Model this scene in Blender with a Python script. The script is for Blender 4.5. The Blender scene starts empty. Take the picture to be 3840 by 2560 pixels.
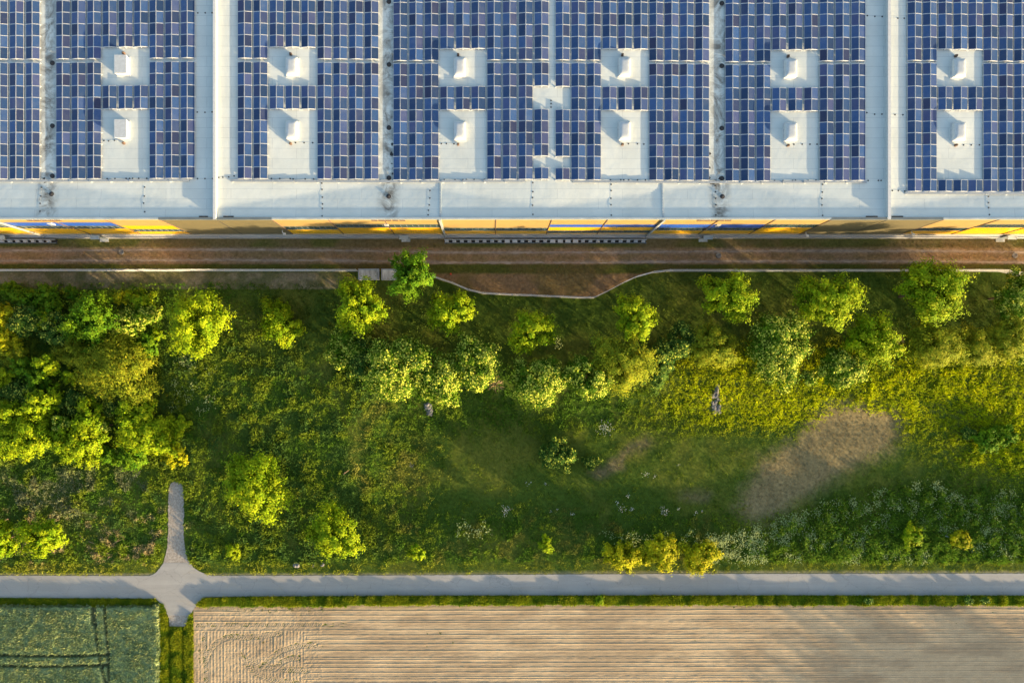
import bpy, math, random
import numpy as np

# ------------------------------------------------------------------ camera, sky, sun, exposure
CAM_H, FPX, NX, NY = 110.0, 2560.0, 1845.0, 1395.0      # camera height, focal length and nadir in photo pixels
scn = bpy.context.scene
C = scn.collection
cam = bpy.data.cameras.new('camera')
cam.sensor_width = 36.0
cam.lens = 36.0 * FPX / 3840.0
cam.shift_x = (1920.0 - NX) / 3840.0
cam.shift_y = (NY - 1280.0) / 3840.0
cam.clip_start, cam.clip_end = 1.0, 3000.0
camo = bpy.data.objects.new('camera', cam)
camo.location = (0, 0, CAM_H)
C.objects.link(camo)
scn.camera = camo

SUN_EL = math.radians(7.2)
SUN_DX, SUN_DY = 0.80, -0.60                             # towards the sun, in plan
SUN_AZ = math.atan2(SUN_DX, SUN_DY)                      # clockwise from +Y
w = bpy.data.worlds.new('World')
scn.world = w
w.use_nodes = True
nt = w.node_tree
sky = nt.nodes.new('ShaderNodeTexSky')
sky.sky_type = 'NISHITA'
sky.sun_disc = False
sky.sun_elevation = SUN_EL
sky.sun_rotation = SUN_AZ
sky.air_density = 1.0
sky.dust_density = 2.0
sky.ozone_density = 0.9
nt.links.new(sky.outputs[0], nt.nodes['Background'].inputs[0])
nt.nodes['Background'].inputs[1].default_value = 0.15
sl = bpy.data.lights.new('sun', 'SUN')
sl.energy = 5.0
sl.angle = math.radians(0.5)
sl.color = (1.0, 0.73, 0.40)
so = bpy.data.objects.new('sun', sl)
so.rotation_euler = (math.pi/2 - SUN_EL, 0, math.pi - SUN_AZ)
C.objects.link(so)
scn.view_settings.view_transform = 'Standard'
scn.view_settings.look = 'None'
scn.view_settings.gamma = 1.0
scn.view_settings.exposure = 1.68
scn.cycles.max_bounces = 5
scn.cycles.diffuse_bounces = 3
scn.cycles.transparent_max_bounces = 6
scn.cycles.caustics_reflective = False
scn.cycles.caustics_refractive = False

# ------------------------------------------------------------------ helpers
def at(px, py, z=0.0):
    """the point at height z that the photo shows at pixel (px, py)"""
    k = (CAM_H - z) / FPX
    return ((px - NX) * k, (NY - py) * k, z)

def sstep(a, b, v):
    t = np.clip((np.asarray(v, dtype=float) - a) / (b - a), 0, 1)
    return t * t * (3 - 2 * t)

def vnoise(x, y, seed=0, n=256):
    """smooth value noise, about 0..1, one cell per unit"""
    tab = np.random.RandomState(seed).rand(n, n)
    xi = np.floor(x).astype(int); yi = np.floor(y).astype(int)
    fx = x - xi; fy = y - yi
    fx = fx*fx*(3-2*fx); fy = fy*fy*(3-2*fy)
    a = tab[xi % n, yi % n]; b = tab[(xi+1) % n, yi % n]
    c = tab[xi % n, (yi+1) % n]; d = tab[(xi+1) % n, (yi+1) % n]
    return (a*(1-fx)+b*fx)*(1-fy) + (c*(1-fx)+d*fx)*fy

def fbm(x, y, seed=0, octs=3):
    s = 0; a = 1; t = 0
    for o in range(octs):
        s = s + a*vnoise(x*2**o+17*o, y*2**o-9*o, seed+o); t += a; a *= .5
    return s/t

def link(name, me, parent=None, loc=(0,0,0)):
    o = bpy.data.objects.new(name, me)
    o.location = loc
    C.objects.link(o)
    if parent is not None:
        o.parent = parent
    return o

def tag(o, label=None, cat=None, group=None, kind=None):
    if label: o['label'] = label
    if cat: o['category'] = cat
    if group: o['group'] = group
    if kind: o['kind'] = kind
    return o

def thing(name, label, cat, loc=(0,0,0), group=None):
    o = bpy.data.objects.new(name, None)
    o.empty_display_size = .3
    o.location = loc
    C.objects.link(o)
    return tag(o, label, cat, group)

def np_mesh(name, V, F, mats, midx=None, col=None, smooth=False):
    """V (n,3), F (m,k) with k=3 or 4"""
    me = bpy.data.meshes.new(name)
    V = np.ascontiguousarray(V, dtype=np.float32); F = np.ascontiguousarray(F, dtype=np.int32)
    m, k = F.shape
    me.vertices.add(len(V)); me.vertices.foreach_set('co', V.ravel())
    me.loops.add(m*k); me.loops.foreach_set('vertex_index', F.ravel())
    me.polygons.add(m)
    me.polygons.foreach_set('loop_start', np.arange(0, m*k, k, dtype=np.int32))
    me.polygons.foreach_set('loop_total', np.full(m, k, dtype=np.int32))
    if midx is not None:
        me.polygons.foreach_set('material_index', np.asarray(midx, dtype=np.int32))
    if smooth:
        me.polygons.foreach_set('use_smooth', np.ones(m, dtype=bool))
    for mt in (mats if isinstance(mats, (list, tuple)) else [mats]):
        me.materials.append(mt)
    if col is not None:
        a = me.color_attributes.new('Col', 'FLOAT_COLOR', 'POINT')
        cc = np.ones((len(V), 4), dtype=np.float32); cc[:, :3] = col
        a.data.foreach_set('color', cc.ravel())
    me.update(calc_edges=True)
    return me

class MB:
    """collects boxes, bars and tubes into one mesh"""
    def __init__(s): s.v = []; s.f = []; s.m = []
    def add(s, vs, fs, m=0):
        b = len(s.v); s.v += [tuple(p) for p in vs]
        s.f += [tuple(i+b for i in f) for f in fs]; s.m += [m]*len(fs)
    def box(s, x0, x1, y0, y1, z0, z1, m=0):
        s.add([(x0,y0,z0),(x1,y0,z0),(x1,y1,z0),(x0,y1,z0),(x0,y0,z1),(x1,y0,z1),(x1,y1,z1),(x0,y1,z1)],
              [(0,3,2,1),(4,5,6,7),(0,1,5,4),(1,2,6,5),(2,3,7,6),(3,0,4,7)], m)
    def frustum(s, x0, x1, y0, y1, z0, z1, i, m=0):
        s.add([(x0,y0,z0),(x1,y0,z0),(x1,y1,z0),(x0,y1,z0),(x0+i,y0+i,z1),(x1-i,y0+i,z1),(x1-i,y1-i,z1),(x0+i,y1-i,z1)],
              [(0,3,2,1),(4,5,6,7),(0,1,5,4),(1,2,6,5),(2,3,7,6),(3,0,4,7)], m)
    def tube(s, pts, rad, n=6, m=0, caps=True):
        pts = [np.array(p, float) for p in pts]
        rings = []
        for i, p in enumerate(pts):
            d = pts[min(i+1, len(pts)-1)] - pts[max(i-1, 0)]
            d = d/(np.linalg.norm(d)+1e-9)
            u = np.cross(d, (0,0,1) if abs(d[2]) < .9 else (1,0,0)); u /= np.linalg.norm(u)
            v = np.cross(d, u)
            r = rad[i] if hasattr(rad, '__len__') else rad
            rings.append([p + r*(math.cos(2*math.pi*k/n)*u + math.sin(2*math.pi*k/n)*v) for k in range(n)])
        vs = [q for r in rings for q in r]
        fs = []
        for i in range(len(pts)-1):
            for k in range(n):
                a = i*n+k; b = i*n+(k+1) % n
                fs.append((a, b, b+n, a+n))
        if caps:
            fs.append(tuple(reversed(range(n)))); fs.append(tuple((len(pts)-1)*n+k for k in range(n)))
        s.add(vs, fs, m)
    def ring(s, cx, cy, z, r0, r1, h, n=20, m=0):
        vs = []
        for k in range(n):
            a = 2*math.pi*k/n; c, q = math.cos(a), math.sin(a)
            vs += [(cx+r0*c, cy+r0*q, z+h), (cx+r1*c, cy+r1*q, z+h), (cx+r1*c, cy+r1*q, z), (cx+r0*c, cy+r0*q, z)]
        fs = []
        for k in range(n):
            a = 4*k; b = 4*((k+1) % n)
            fs += [(a, a+1, b+1, b), (a+1, a+2, b+2, b+1), (a+3, a, b, b+3)]
        s.add(vs, fs, m)
    def mesh(s, name, mats):
        me = bpy.data.meshes.new(name)
        me.from_pydata(s.v, [], s.f)
        mats = mats if isinstance(mats, (list, tuple)) else [mats]
        for mt in mats: me.materials.append(mt)
        me.polygons.foreach_set('material_index', s.m)
        me.update()
        return me
    def build(s, name, mats, parent=None, loc=(0,0,0)):
        return link(name, s.mesh(name, mats), parent, loc)

# ------------------------------------------------------------------ materials
def new_mat(name):
    m = bpy.data.materials.new(name); m.use_nodes = True
    return m, m.node_tree, m.node_tree.nodes['Principled BSDF']

def nd(t, typ, **kw):
    n = t.nodes.new(typ)
    for k, v in kw.items(): setattr(n, k, v)
    return n

def noise_col(name, c1, c2, scale=1.0, rough=.8, spec=.3, bump=0.0, bscale=None, detail=6, metallic=0.0, stretch=(1,1,1)):
    """two colours mixed by noise in object space, with an optional bump"""
    m, t, b = new_mat(name)
    tc = nd(t, 'ShaderNodeTexCoord'); mp = nd(t, 'ShaderNodeMapping'); mp.inputs['Scale'].default_value = stretch
    t.links.new(tc.outputs['Object'], mp.inputs[0])
    n = nd(t, 'ShaderNodeTexNoise'); n.inputs['Scale'].default_value = scale; n.inputs['Detail'].default_value = detail
    n.inputs['Roughness'].default_value = .62
    t.links.new(mp.outputs[0], n.inputs[0])
    r = nd(t, 'ShaderNodeValToRGB'); r.color_ramp.elements[0].position = .32; r.color_ramp.elements[1].position = .68
    r.color_ramp.elements[0].color = (*c1, 1); r.color_ramp.elements[1].color = (*c2, 1)
    t.links.new(n.outputs[0], r.inputs[0]); t.links.new(r.outputs[0], b.inputs['Base Color'])
    b.inputs['Roughness'].default_value = rough; b.inputs['Metallic'].default_value = metallic
    b.inputs['Specular IOR Level'].default_value = spec
    if bump:
        n2 = nd(t, 'ShaderNodeTexNoise'); n2.inputs['Scale'].default_value = bscale or scale*4; n2.inputs['Detail'].default_value = 5
        t.links.new(mp.outputs[0], n2.inputs[0])
        bp = nd(t, 'ShaderNodeBump'); bp.inputs['Strength'].default_value = 1.0; bp.inputs['Distance'].default_value = bump
        t.links.new(n2.outputs[0], bp.inputs['Height']); t.links.new(bp.outputs[0], b.inputs['Normal'])
    return m

def attr_mat(name, rough=.9, trans=0.0, nscale=3.0, namp=.35, bump=0.0, bscale=8.0, spec=.2):
    """colour read from the mesh's own colour attribute, broken up by fine noise; leaves also let light through"""
    m, t, b = new_mat(name)
    at_ = nd(t, 'ShaderNodeAttribute'); at_.attribute_name = 'Col'
    out = t.nodes['Material Output']
    colr = at_.outputs['Color']
    if namp:
        tc = nd(t, 'ShaderNodeTexCoord')
        n = nd(t, 'ShaderNodeTexNoise'); n.inputs['Scale'].default_value = nscale; n.inputs['Detail'].default_value = 7; n.inputs['Roughness'].default_value = .7
        t.links.new(tc.outputs['Object'], n.inputs[0])
        mr = nd(t, 'ShaderNodeMapRange'); mr.inputs[1].default_value = .3; mr.inputs[2].default_value = .7
        mr.inputs[3].default_value = 1-namp; mr.inputs[4].default_value = 1+namp
        t.links.new(n.outputs[0], mr.inputs[0])
        vm = nd(t, 'ShaderNodeVectorMath', operation='SCALE')
        t.links.new(colr, vm.inputs[0]); t.links.new(mr.outputs[0], vm.inputs['Scale'])
        colr = vm.outputs[0]
        if bump:
            n2 = nd(t, 'ShaderNodeTexNoise'); n2.inputs['Scale'].default_value = bscale; n2.inputs['Detail'].default_value = 4
            t.links.new(tc.outputs['Object'], n2.inputs[0])
            bp = nd(t, 'ShaderNodeBump'); bp.inputs['Strength'].default_value = 1.0; bp.inputs['Distance'].default_value = bump
            t.links.new(n2.outputs[0], bp.inputs['Height']); t.links.new(bp.outputs[0], b.inputs['Normal'])
    t.links.new(colr, b.inputs['Base Color'])
    b.inputs['Roughness'].default_value = rough; b.inputs['Specular IOR Level'].default_value = spec
    if trans:
        tr = nd(t, 'ShaderNodeBsdfTranslucent'); mx = nd(t, 'ShaderNodeMixShader'); mx.inputs[0].default_value = trans
        t.links.new(colr, tr.inputs[0]); t.links.new(b.outputs[0], mx.inputs[1]); t.links.new(tr.outputs[0], mx.inputs[2])
        t.links.new(mx.outputs[0], out.inputs[0])
    return m

def flat_mat(name, c, rough=.6, metallic=0.0, spec=.5):
    return noise_col(name, tuple(v*.9 for v in c), tuple(min(1, v*1.08) for v in c), scale=3.0, rough=rough, spec=spec, metallic=metallic, detail=3)

M = {}
M['leaf'] = attr_mat('leaf', rough=.7, trans=.15, namp=0, spec=.08)
M['grass'] = attr_mat('grass_blade', rough=.7, trans=.25, namp=0, spec=.06)
M['ground'] = attr_mat('ground', rough=.95, nscale=2.2, namp=.38, bump=.06, bscale=9, spec=.1)
M['bark'] = noise_col('bark', (.07,.05,.035), (.16,.12,.09), scale=6, rough=.9)
M['road'] = noise_col('pale_asphalt', (.215,.215,.215), (.27,.265,.255), scale=.35, rough=.85, spec=.3, bump=.004, bscale=25, stretch=(.35,1,1), detail=9)
def road_mat():
    m, t, b = new_mat('worn_asphalt')
    tc = nd(t, 'ShaderNodeTexCoord')
    def noise(scale, stretch, lo, hi, a, c, detail=8):
        mp = nd(t, 'ShaderNodeMapping'); mp.inputs['Scale'].default_value = stretch; t.links.new(tc.outputs['Object'], mp.inputs[0])
        n = nd(t, 'ShaderNodeTexNoise'); n.inputs['Scale'].default_value = scale; n.inputs['Detail'].default_value = detail; n.inputs['Roughness'].default_value = .65
        t.links.new(mp.outputs[0], n.inputs[0])
        r = nd(t, 'ShaderNodeMapRange'); r.inputs[1].default_value = lo; r.inputs[2].default_value = hi; r.inputs[3].default_value = a; r.inputs[4].default_value = c
        t.links.new(n.outputs[0], r.inputs[0]); return r.outputs[0]
    def mul(p, q):
        x = nd(t, 'ShaderNodeMath', operation='MULTIPLY'); t.links.new(p, x.inputs[0]); t.links.new(q, x.inputs[1]); return x.outputs[0]
    k = mul(noise(.9, (.05, 1, 1), .3, .7, .90, 1.10), noise(.25, (1, 1, 1), .3, .7, .93, 1.07))
    k = mul(k, noise(14, (1, 1, 1), .3, .7, .92, 1.08, 3))
    vo = nd(t, 'ShaderNodeTexVoronoi'); vo.feature = 'DISTANCE_TO_EDGE'; vo.inputs['Scale'].default_value = .22
    mp = nd(t, 'ShaderNodeMapping'); mp.inputs['Scale'].default_value = (1, 1.6, 1)
    nn = nd(t, 'ShaderNodeTexNoise'); nn.inputs['Scale'].default_value = 1.1; nn.inputs['Detail'].default_value = 5; t.links.new(tc.outputs['Object'], nn.inputs[0])
    ad = nd(t, 'ShaderNodeVectorMath', operation='ADD'); t.links.new(tc.outputs['Object'], ad.inputs[0]); t.links.new(nn.outputs['Color'], ad.inputs[1])
    t.links.new(ad.outputs[0], mp.inputs[0]); t.links.new(mp.outputs[0], vo.inputs[0])
    cr = nd(t, 'ShaderNodeMapRange'); cr.inputs[1].default_value = 0; cr.inputs[2].default_value = .012; cr.inputs[3].default_value = .80; cr.inputs[4].default_value = 1
    t.links.new(vo.outputs['Distance'], cr.inputs[0]); k = mul(k, cr.outputs[0])
    v = nd(t, 'ShaderNodeVectorMath', operation='SCALE'); v.inputs[0].default_value = (.335,.33,.32); t.links.new(k, v.inputs['Scale'])
    so_ = noise(.5, (.4, 1, 1), .56, .72, 0, .55)
    mx = nd(t, 'ShaderNodeMix', data_type='RGBA'); t.links.new(so_, mx.inputs['Factor']); t.links.new(v.outputs[0], mx.inputs[6]); mx.inputs[7].default_value = (.37,.335,.28,1)
    t.links.new(mx.outputs[2], b.inputs['Base Color']); b.inputs['Roughness'].default_value = .85; b.inputs['Specular IOR Level'].default_value = .3
    return m
M['road'] = road_mat()
M['gravel'] = noise_col('gravel', (.23,.20,.175), (.46,.42,.37), scale=3.2, rough=.95, bump=.03, bscale=14, detail=8)
M['rut'] = noise_col('worn_gravel', (.20,.155,.125), (.40,.34,.29), scale=1.6, rough=.95, bump=.02, bscale=10, stretch=(.4,1,1), detail=8)
M['concrete'] = noise_col('weathered_concrete', (.28,.29,.28), (.72,.74,.73), scale=1.3, rough=.9, stretch=(1,.35,1))
M['fence'] = flat_mat('fence_zinc', (.62,.66,.70), rough=.5)
M['stone'] = noise_col('stone', (.10,.10,.105), (.26,.26,.26), scale=2.0, rough=.9)
M['alu'] = flat_mat('aluminium', (.56,.59,.62), rough=.45, metallic=0.15)
M['steel'] = flat_mat('galvanised_steel', (.33,.37,.41), rough=.5, metallic=0.2)
M['dark'] = flat_mat('dark_metal', (.035,.04,.05), rough=.5)
M['rubber'] = flat_mat('black_rubber', (.03,.03,.035), rough=.8)
M['white'] = flat_mat('white_plastic', (.56,.58,.60), rough=.4)
M['dome'] = flat_mat('white_acrylic', (.47,.51,.55), rough=.45)
M['coping'] = noise_col('grey_blue_coping', (.25,.31,.36), (.36,.43,.49), scale=.6, rough=.5)
M['coping_dark'] = noise_col('slate_coping', (.10,.13,.15), (.15,.18,.20), scale=.6, rough=.5)
M['plinth'] = noise_col('plinth_concrete', (.27,.28,.30), (.40,.41,.42), scale=.8, rough=.85, stretch=(.3,1,1))
M['brownmetal'] = flat_mat('rusty_metal', (.13,.085,.065), rough=.8)
M['red'] = flat_mat('red_plastic', (.65,.06,.04), rough=.4)
M['glass'] = noise_col('window_glass', (.02,.05,.05), (.05,.10,.095), scale=.5, rough=.12, spec=.6)

def siding(name, c, rough=.4, period=.33, depth=.012):
    """steel siding with fine horizontal ribs"""
    m, t, b = new_mat(name)
    tc = nd(t, 'ShaderNodeTexCoord'); wv = nd(t, 'ShaderNodeTexWave'); wv.bands_direction = 'Z'
    wv.inputs['Scale'].default_value = 1/(period*3.2)
    t.links.new(tc.outputs['Object'], wv.inputs[0])
    bp = nd(t, 'ShaderNodeBump'); bp.inputs['Distance'].default_value = depth
    t.links.new(wv.outputs['Fac'], bp.inputs['Height']); t.links.new(bp.outputs[0], b.inputs['Normal'])
    n = nd(t, 'ShaderNodeTexNoise'); n.inputs['Scale'].default_value = .4
    t.links.new(tc.outputs['Object'], n.inputs[0])
    r = nd(t, 'ShaderNodeValToRGB'); r.color_ramp.elements[0].color = (*[v*.9 for v in c], 1); r.color_ramp.elements[1].color = (*[min(1, v*1.07) for v in c], 1)
    t.links.new(n.outputs[0], r.inputs[0]); t.links.new(r.outputs[0], b.inputs['Base Color'])
    b.inputs['Roughness'].default_value = rough
    return m
M['sid_light'] = siding('light_siding', (.33,.235,.095))
M['sid_blue'] = siding('blue_siding', (.02,.085,.42))
M['sid_yellow'] = siding('yellow_siding', (.68,.39,.003), rough=.3)
M['sid_grey'] = siding('slate_siding', (.12,.108,.062), rough=.5)

# photovoltaic cells: dark blue squares with thin pale lines, each panel a touch different
def pv_mat():
    m, t, b = new_mat('solar_cells')
    tc = nd(t, 'ShaderNodeTexCoord'); br = nd(t, 'ShaderNodeTexBrick')
    br.offset = 0; br.inputs['Scale'].default_value = 1.0
    br.inputs['Brick Width'].default_value = .16; br.inputs['Row Height'].default_value = .16; br.inputs['Mortar Size'].default_value = .007
    br.inputs['Color1'].default_value = (.022,.070,.195,1); br.inputs['Color2'].default_value = (.030,.080,.215,1)
    br.inputs['Mortar'].default_value = (.10,.12,.17,1)
    t.links.new(tc.outputs['Object'], br.inputs[0])
    oi = nd(t, 'ShaderNodeObjectInfo'); mr = nd(t, 'ShaderNodeMapRange'); mr.inputs[3].default_value = .6; mr.inputs[4].default_value = 1.35
    t.links.new(oi.outputs['Random'], mr.inputs[0])
    vm = nd(t, 'ShaderNodeVectorMath', operation='SCALE')
    # some modules take the violet of sunlit faces into their colour at random, and dust veils them here and there
    wn = nd(t, 'ShaderNodeTexWhiteNoise'); wn.noise_dimensions = '1D'; t.links.new(oi.outputs['Random'], wn.inputs['W'])
    hm = nd(t, 'ShaderNodeMapRange'); hm.inputs[1].default_value = .45; hm.inputs[2].default_value = 1.0; hm.inputs[3].default_value = 0; hm.inputs[4].default_value = .5
    t.links.new(wn.outputs['Value'], hm.inputs[0])
    hx_ = nd(t, 'ShaderNodeMix', data_type='RGBA'); t.links.new(hm.outputs[0], hx_.inputs['Factor']); t.links.new(br.outputs[0], hx_.inputs[6]); hx_.inputs[7].default_value = (.070,.060,.125,1)
    ge = nd(t, 'ShaderNodeNewGeometry'); dn = nd(t, 'ShaderNodeTexNoise'); dn.inputs['Scale'].default_value = .8; dn.inputs['Detail'].default_value = 5
    t.links.new(ge.outputs['Position'], dn.inputs[0])
    dm = nd(t, 'ShaderNodeMapRange'); dm.inputs[1].default_value = .5; dm.inputs[2].default_value = .75; dm.inputs[3].default_value = 0; dm.inputs[4].default_value = .16
    t.links.new(dn.outputs[0], dm.inputs[0])
    dx_ = nd(t, 'ShaderNodeMix', data_type='RGBA'); t.links.new(dm.outputs[0], dx_.inputs['Factor']); t.links.new(hx_.outputs[2], dx_.inputs[6]); dx_.inputs[7].default_value = (.20,.22,.26,1)
    t.links.new(dx_.outputs[2], vm.inputs[0]); t.links.new(mr.outputs[0], vm.inputs['Scale'])
    t.links.new(vm.outputs[0], b.inputs['Base Color'])
    b.inputs['Roughness'].default_value = .35; b.inputs['Specular IOR Level'].default_value = .15
    return m
M['pv'] = pv_mat()

# roof membrane: pale sheets with faint seams, dirty along the valleys
RIDGES = [-39.45, 8.6, 56.4, 104.0]
VALLEYS = [-63.5, -14.75, 32.5, 80.5]
def roof_mat():
    m, t, b = new_mat('roof_membrane')
    tc = nd(t, 'ShaderNodeTexCoord'); sp = nd(t, 'ShaderNodeSeparateXYZ'); t.links.new(tc.outputs['Object'], sp.inputs[0])
    br = nd(t, 'ShaderNodeTexBrick'); br.offset = .37
    br.inputs['Scale'].default_value = 1.0; br.inputs['Brick Width'].default_value = 9.3; br.inputs['Row Height'].default_value = 1.45
    br.inputs['Mortar Size'].default_value = .035; br.inputs['Mortar Smooth'].default_value = .6
    br.inputs['Color1'].default_value = (.565,.62,.62,1); br.inputs['Color2'].default_value = (.595,.645,.64,1); br.inputs['Mortar'].default_value = (.43,.48,.50,1)
    t.links.new(tc.outputs['Object'], br.inputs[0])
    n = nd(t, 'ShaderNodeTexNoise'); n.inputs['Scale'].default_value = .22; n.inputs['Detail'].default_value = 8; n.inputs['Roughness'].default_value = .65
    t.links.new(tc.outputs['Object'], n.inputs[0])
    mr = nd(t, 'ShaderNodeMapRange'); mr.inputs[1].default_value = .3; mr.inputs[2].default_value = .7; mr.inputs[3].default_value = .90; mr.inputs[4].default_value = 1.06
    t.links.new(n.outputs[0], mr.inputs[0])
    vm = nd(t, 'ShaderNodeVectorMath', operation='SCALE'); t.links.new(br.outputs[0], vm.inputs[0]); t.links.new(mr.outputs[0], vm.inputs['Scale'])
    # dirt: only within about 1.3 m of a valley, in cloudy patches
    acc = None
    for v in VALLEYS:
        s = nd(t, 'ShaderNodeMath', operation='SUBTRACT'); t.links.new(sp.outputs[0], s.inputs[0]); s.inputs[1].default_value = v
        a = nd(t, 'ShaderNodeMath', operation='ABSOLUTE'); t.links.new(s.outputs[0], a.inputs[0])
        if acc is None: acc = a
        else:
            mn = nd(t, 'ShaderNodeMath', operation='MINIMUM'); t.links.new(acc.outputs[0], mn.inputs[0]); t.links.new(a.outputs[0], mn.inputs[1]); acc = mn
    near = nd(t, 'ShaderNodeMapRange'); near.inputs[1].default_value = .35; near.inputs[2].default_value = 1.9; near.inputs[3].default_value = 1; near.inputs[4].default_value = 0
    t.links.new(acc.outputs[0], near.inputs[0])
    n2 = nd(t, 'ShaderNodeTexNoise'); n2.inputs['Scale'].default_value = .42; n2.inputs['Detail'].default_value = 9; n2.inputs['Roughness'].default_value = .72
    n2.inputs['Distortion'].default_value = .8
    t.links.new(tc.outputs['Object'], n2.inputs[0])
    r2 = nd(t, 'ShaderNodeMapRange'); r2.inputs[1].default_value = .43; r2.inputs[2].default_value = .60
    t.links.new(n2.outputs[0], r2.inputs[0])
    mu = nd(t, 'ShaderNodeMath', operation='MULTIPLY'); t.links.new(near.outputs[0], mu.inputs[0]); t.links.new(r2.outputs[0], mu.inputs[1])
    mu2 = nd(t, 'ShaderNodeMath', operation='MULTIPLY'); t.links.new(mu.outputs[0], mu2.inputs[0]); mu2.inputs[1].default_value = .95
    mx = nd(t, 'ShaderNodeMix', data_type='RGBA'); t.links.new(mu2.outputs[0], mx.inputs['Factor'])
    t.links.new(vm.outputs[0], mx.inputs[6]); mx.inputs[7].default_value = (.16,.155,.14,1)
    t.links.new(mx.outputs[2], b.inputs['Base Color'])
    b.inputs['Roughness'].default_value = .7; b.inputs['Specular IOR Level'].default_value = .2
    n3 = nd(t, 'ShaderNodeTexNoise'); n3.inputs['Scale'].default_value = .9; n3.inputs['Detail'].default_value = 4
    t.links.new(tc.outputs['Object'], n3.inputs[0])
    bp = nd(t, 'ShaderNodeBump'); bp.inputs['Distance'].default_value = .03; t.links.new(n3.outputs[0], bp.inputs['Height']); t.links.new(bp.outputs[0], b.inputs['Normal'])
    return m
M['roof'] = roof_mat()

# ------------------------------------------------------------------ terrain
def tz(x, y):
    """ground height: level, with a shallow grassed basin south of the tree row"""
    x = np.asarray(x, float); y = np.asarray(y, float)
    px = NX + x*23.27; py = NY - y*23.27
    wob = 30*(fbm(x/9+40, y/9+40, 5)-.5)
    d = sstep(1300, 1560, px+wob)*(1-sstep(3500, 4100, px))*sstep(1400, 1590, py+wob*.8-np.clip((px-2600)*.02, 0, 30))*(1-sstep(1830, 2070, py+wob))
    bank = .35*sstep(1270, 1360, py)*(1-sstep(1360, 1470, py))*sstep(1250, 1500, px)
    mound = .12*(fbm(x/3, y/3, 9)-.5)*sstep(1060, 1120, py)*(1-sstep(2070, 2140, py))*(1-sstep(560, 610, px)*(1-sstep(710, 760, px)))
    return -1.35*d + bank + mound

def lerp(xs, ys, v): return np.interp(v, xs, ys)
RUT1 = ([-900, 0, 800, 1200, 1700, 2300, 2900, 3500, 3840, 4700], [941, 940, 936, 938, 947, 946, 940, 941, 945, 950])
RUT2 = ([-900, 0, 800, 1200, 1700, 2300, 2900, 3500, 3840, 4700], [979, 978, 975, 976, 985, 984, 979, 980, 984, 990])
FENCE_E = [(1466,1015),(1560,1020),(1629,1041),(1701,1065),(1756,1089),(1813,1102),(1872,1105),(1931,1108),(1989,1110),(2048,1113),(2106,1115),(2165,1118),(2224,1118),(2279,1092),(2332,1063),(2381,1041),(2440,1025),(2500,1018)]
x_ = 2560
while x_ < 3700: FENCE_E.append((x_, 1018)); x_ += 59.5
FENCE_E += [(3745,1019),(3804,1031),(3862,1050),(3918,1072),(3975,1095)]
FENCE_W = [(1344-60*i, 1017.5) for i in range(0, 34)]
FX = [p[0] for p in FENCE_E]; FY = [p[1] for p in FENCE_E]

def in_poly(px, py, poly):
    px = np.asarray(px); py = np.asarray(py); c = np.zeros(px.shape, bool)
    n = len(poly)
    for i in range(n):
        x0, y0 = poly[i]; x1, y1 = poly[(i+1) % n]
        if y0 == y1: continue
        k = ((y0 > py) != (y1 > py)) & (px < (x1-x0)*(py-y0)/(y1-y0)+x0)
        c ^= k
    return c
OV = 3840/2352.0
def soft_in(px, py, poly, rad):
    mk = np.zeros(np.shape(px))
    for k in range(15):
        a = k*2.4; q = rad*math.sqrt((k+.5)/15)
        mk += in_poly(px+q*math.cos(a), py+q*math.sin(a), poly)/15.0
    return mk
DRY = [(a*OV+16, b*OV) for a, b in [(1690,1205),(1712,1120),(1740,1065),(1800,1030),(1850,985),(1885,935),(1960,925),(2060,945),(2085,985),(2040,1040),(1960,1085),(1900,1112),(1850,1148),(1780,1190)]]
DRY2 = [(a*OV, b*OV) for a, b in [(1362,1092),(1400,1056),(1450,1028),(1492,1006),(1500,1020),(1458,1052),(1430,1082),(1385,1106)]]
DRY3 = [(a*OV, b*OV) for a, b in [(1570,1135),(1610,1128),(1650,1140),(1630,1155),(1580,1152)]]
ROAD_TOP = ([-3000, 0, 560, 1500, 2400, 3840, 7000], [2157, 2157, 2158, 2156, 2151, 2149, 2147])
ROAD_BOT = ([-3000, 0, 560, 900, 1500, 2400, 3840, 7000], [2240, 2240, 2243, 2236, 2232, 2231, 2232, 2233])
STUB = [(556,2159),(575,2153),(592,2138),(612,2110),(618,2088),(626,2060),(630,2000),(631,1900),(632,1840),(638,1815),(650,1805),(668,1806),(684,1818),(689,1850),(690,1920),(688,1990),(692,2040),(699,2080),(711,2110),(730,2130),(756,2146),(800,2158)]
STUB_S = [(578,2240),(598,2256),(614,2272),(628,2300),(634,2320),(636,2346),(694,2348),(704,2325),(712,2305),(728,2278),(745,2260),(770,2240)]
FIELD_L = 728

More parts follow.
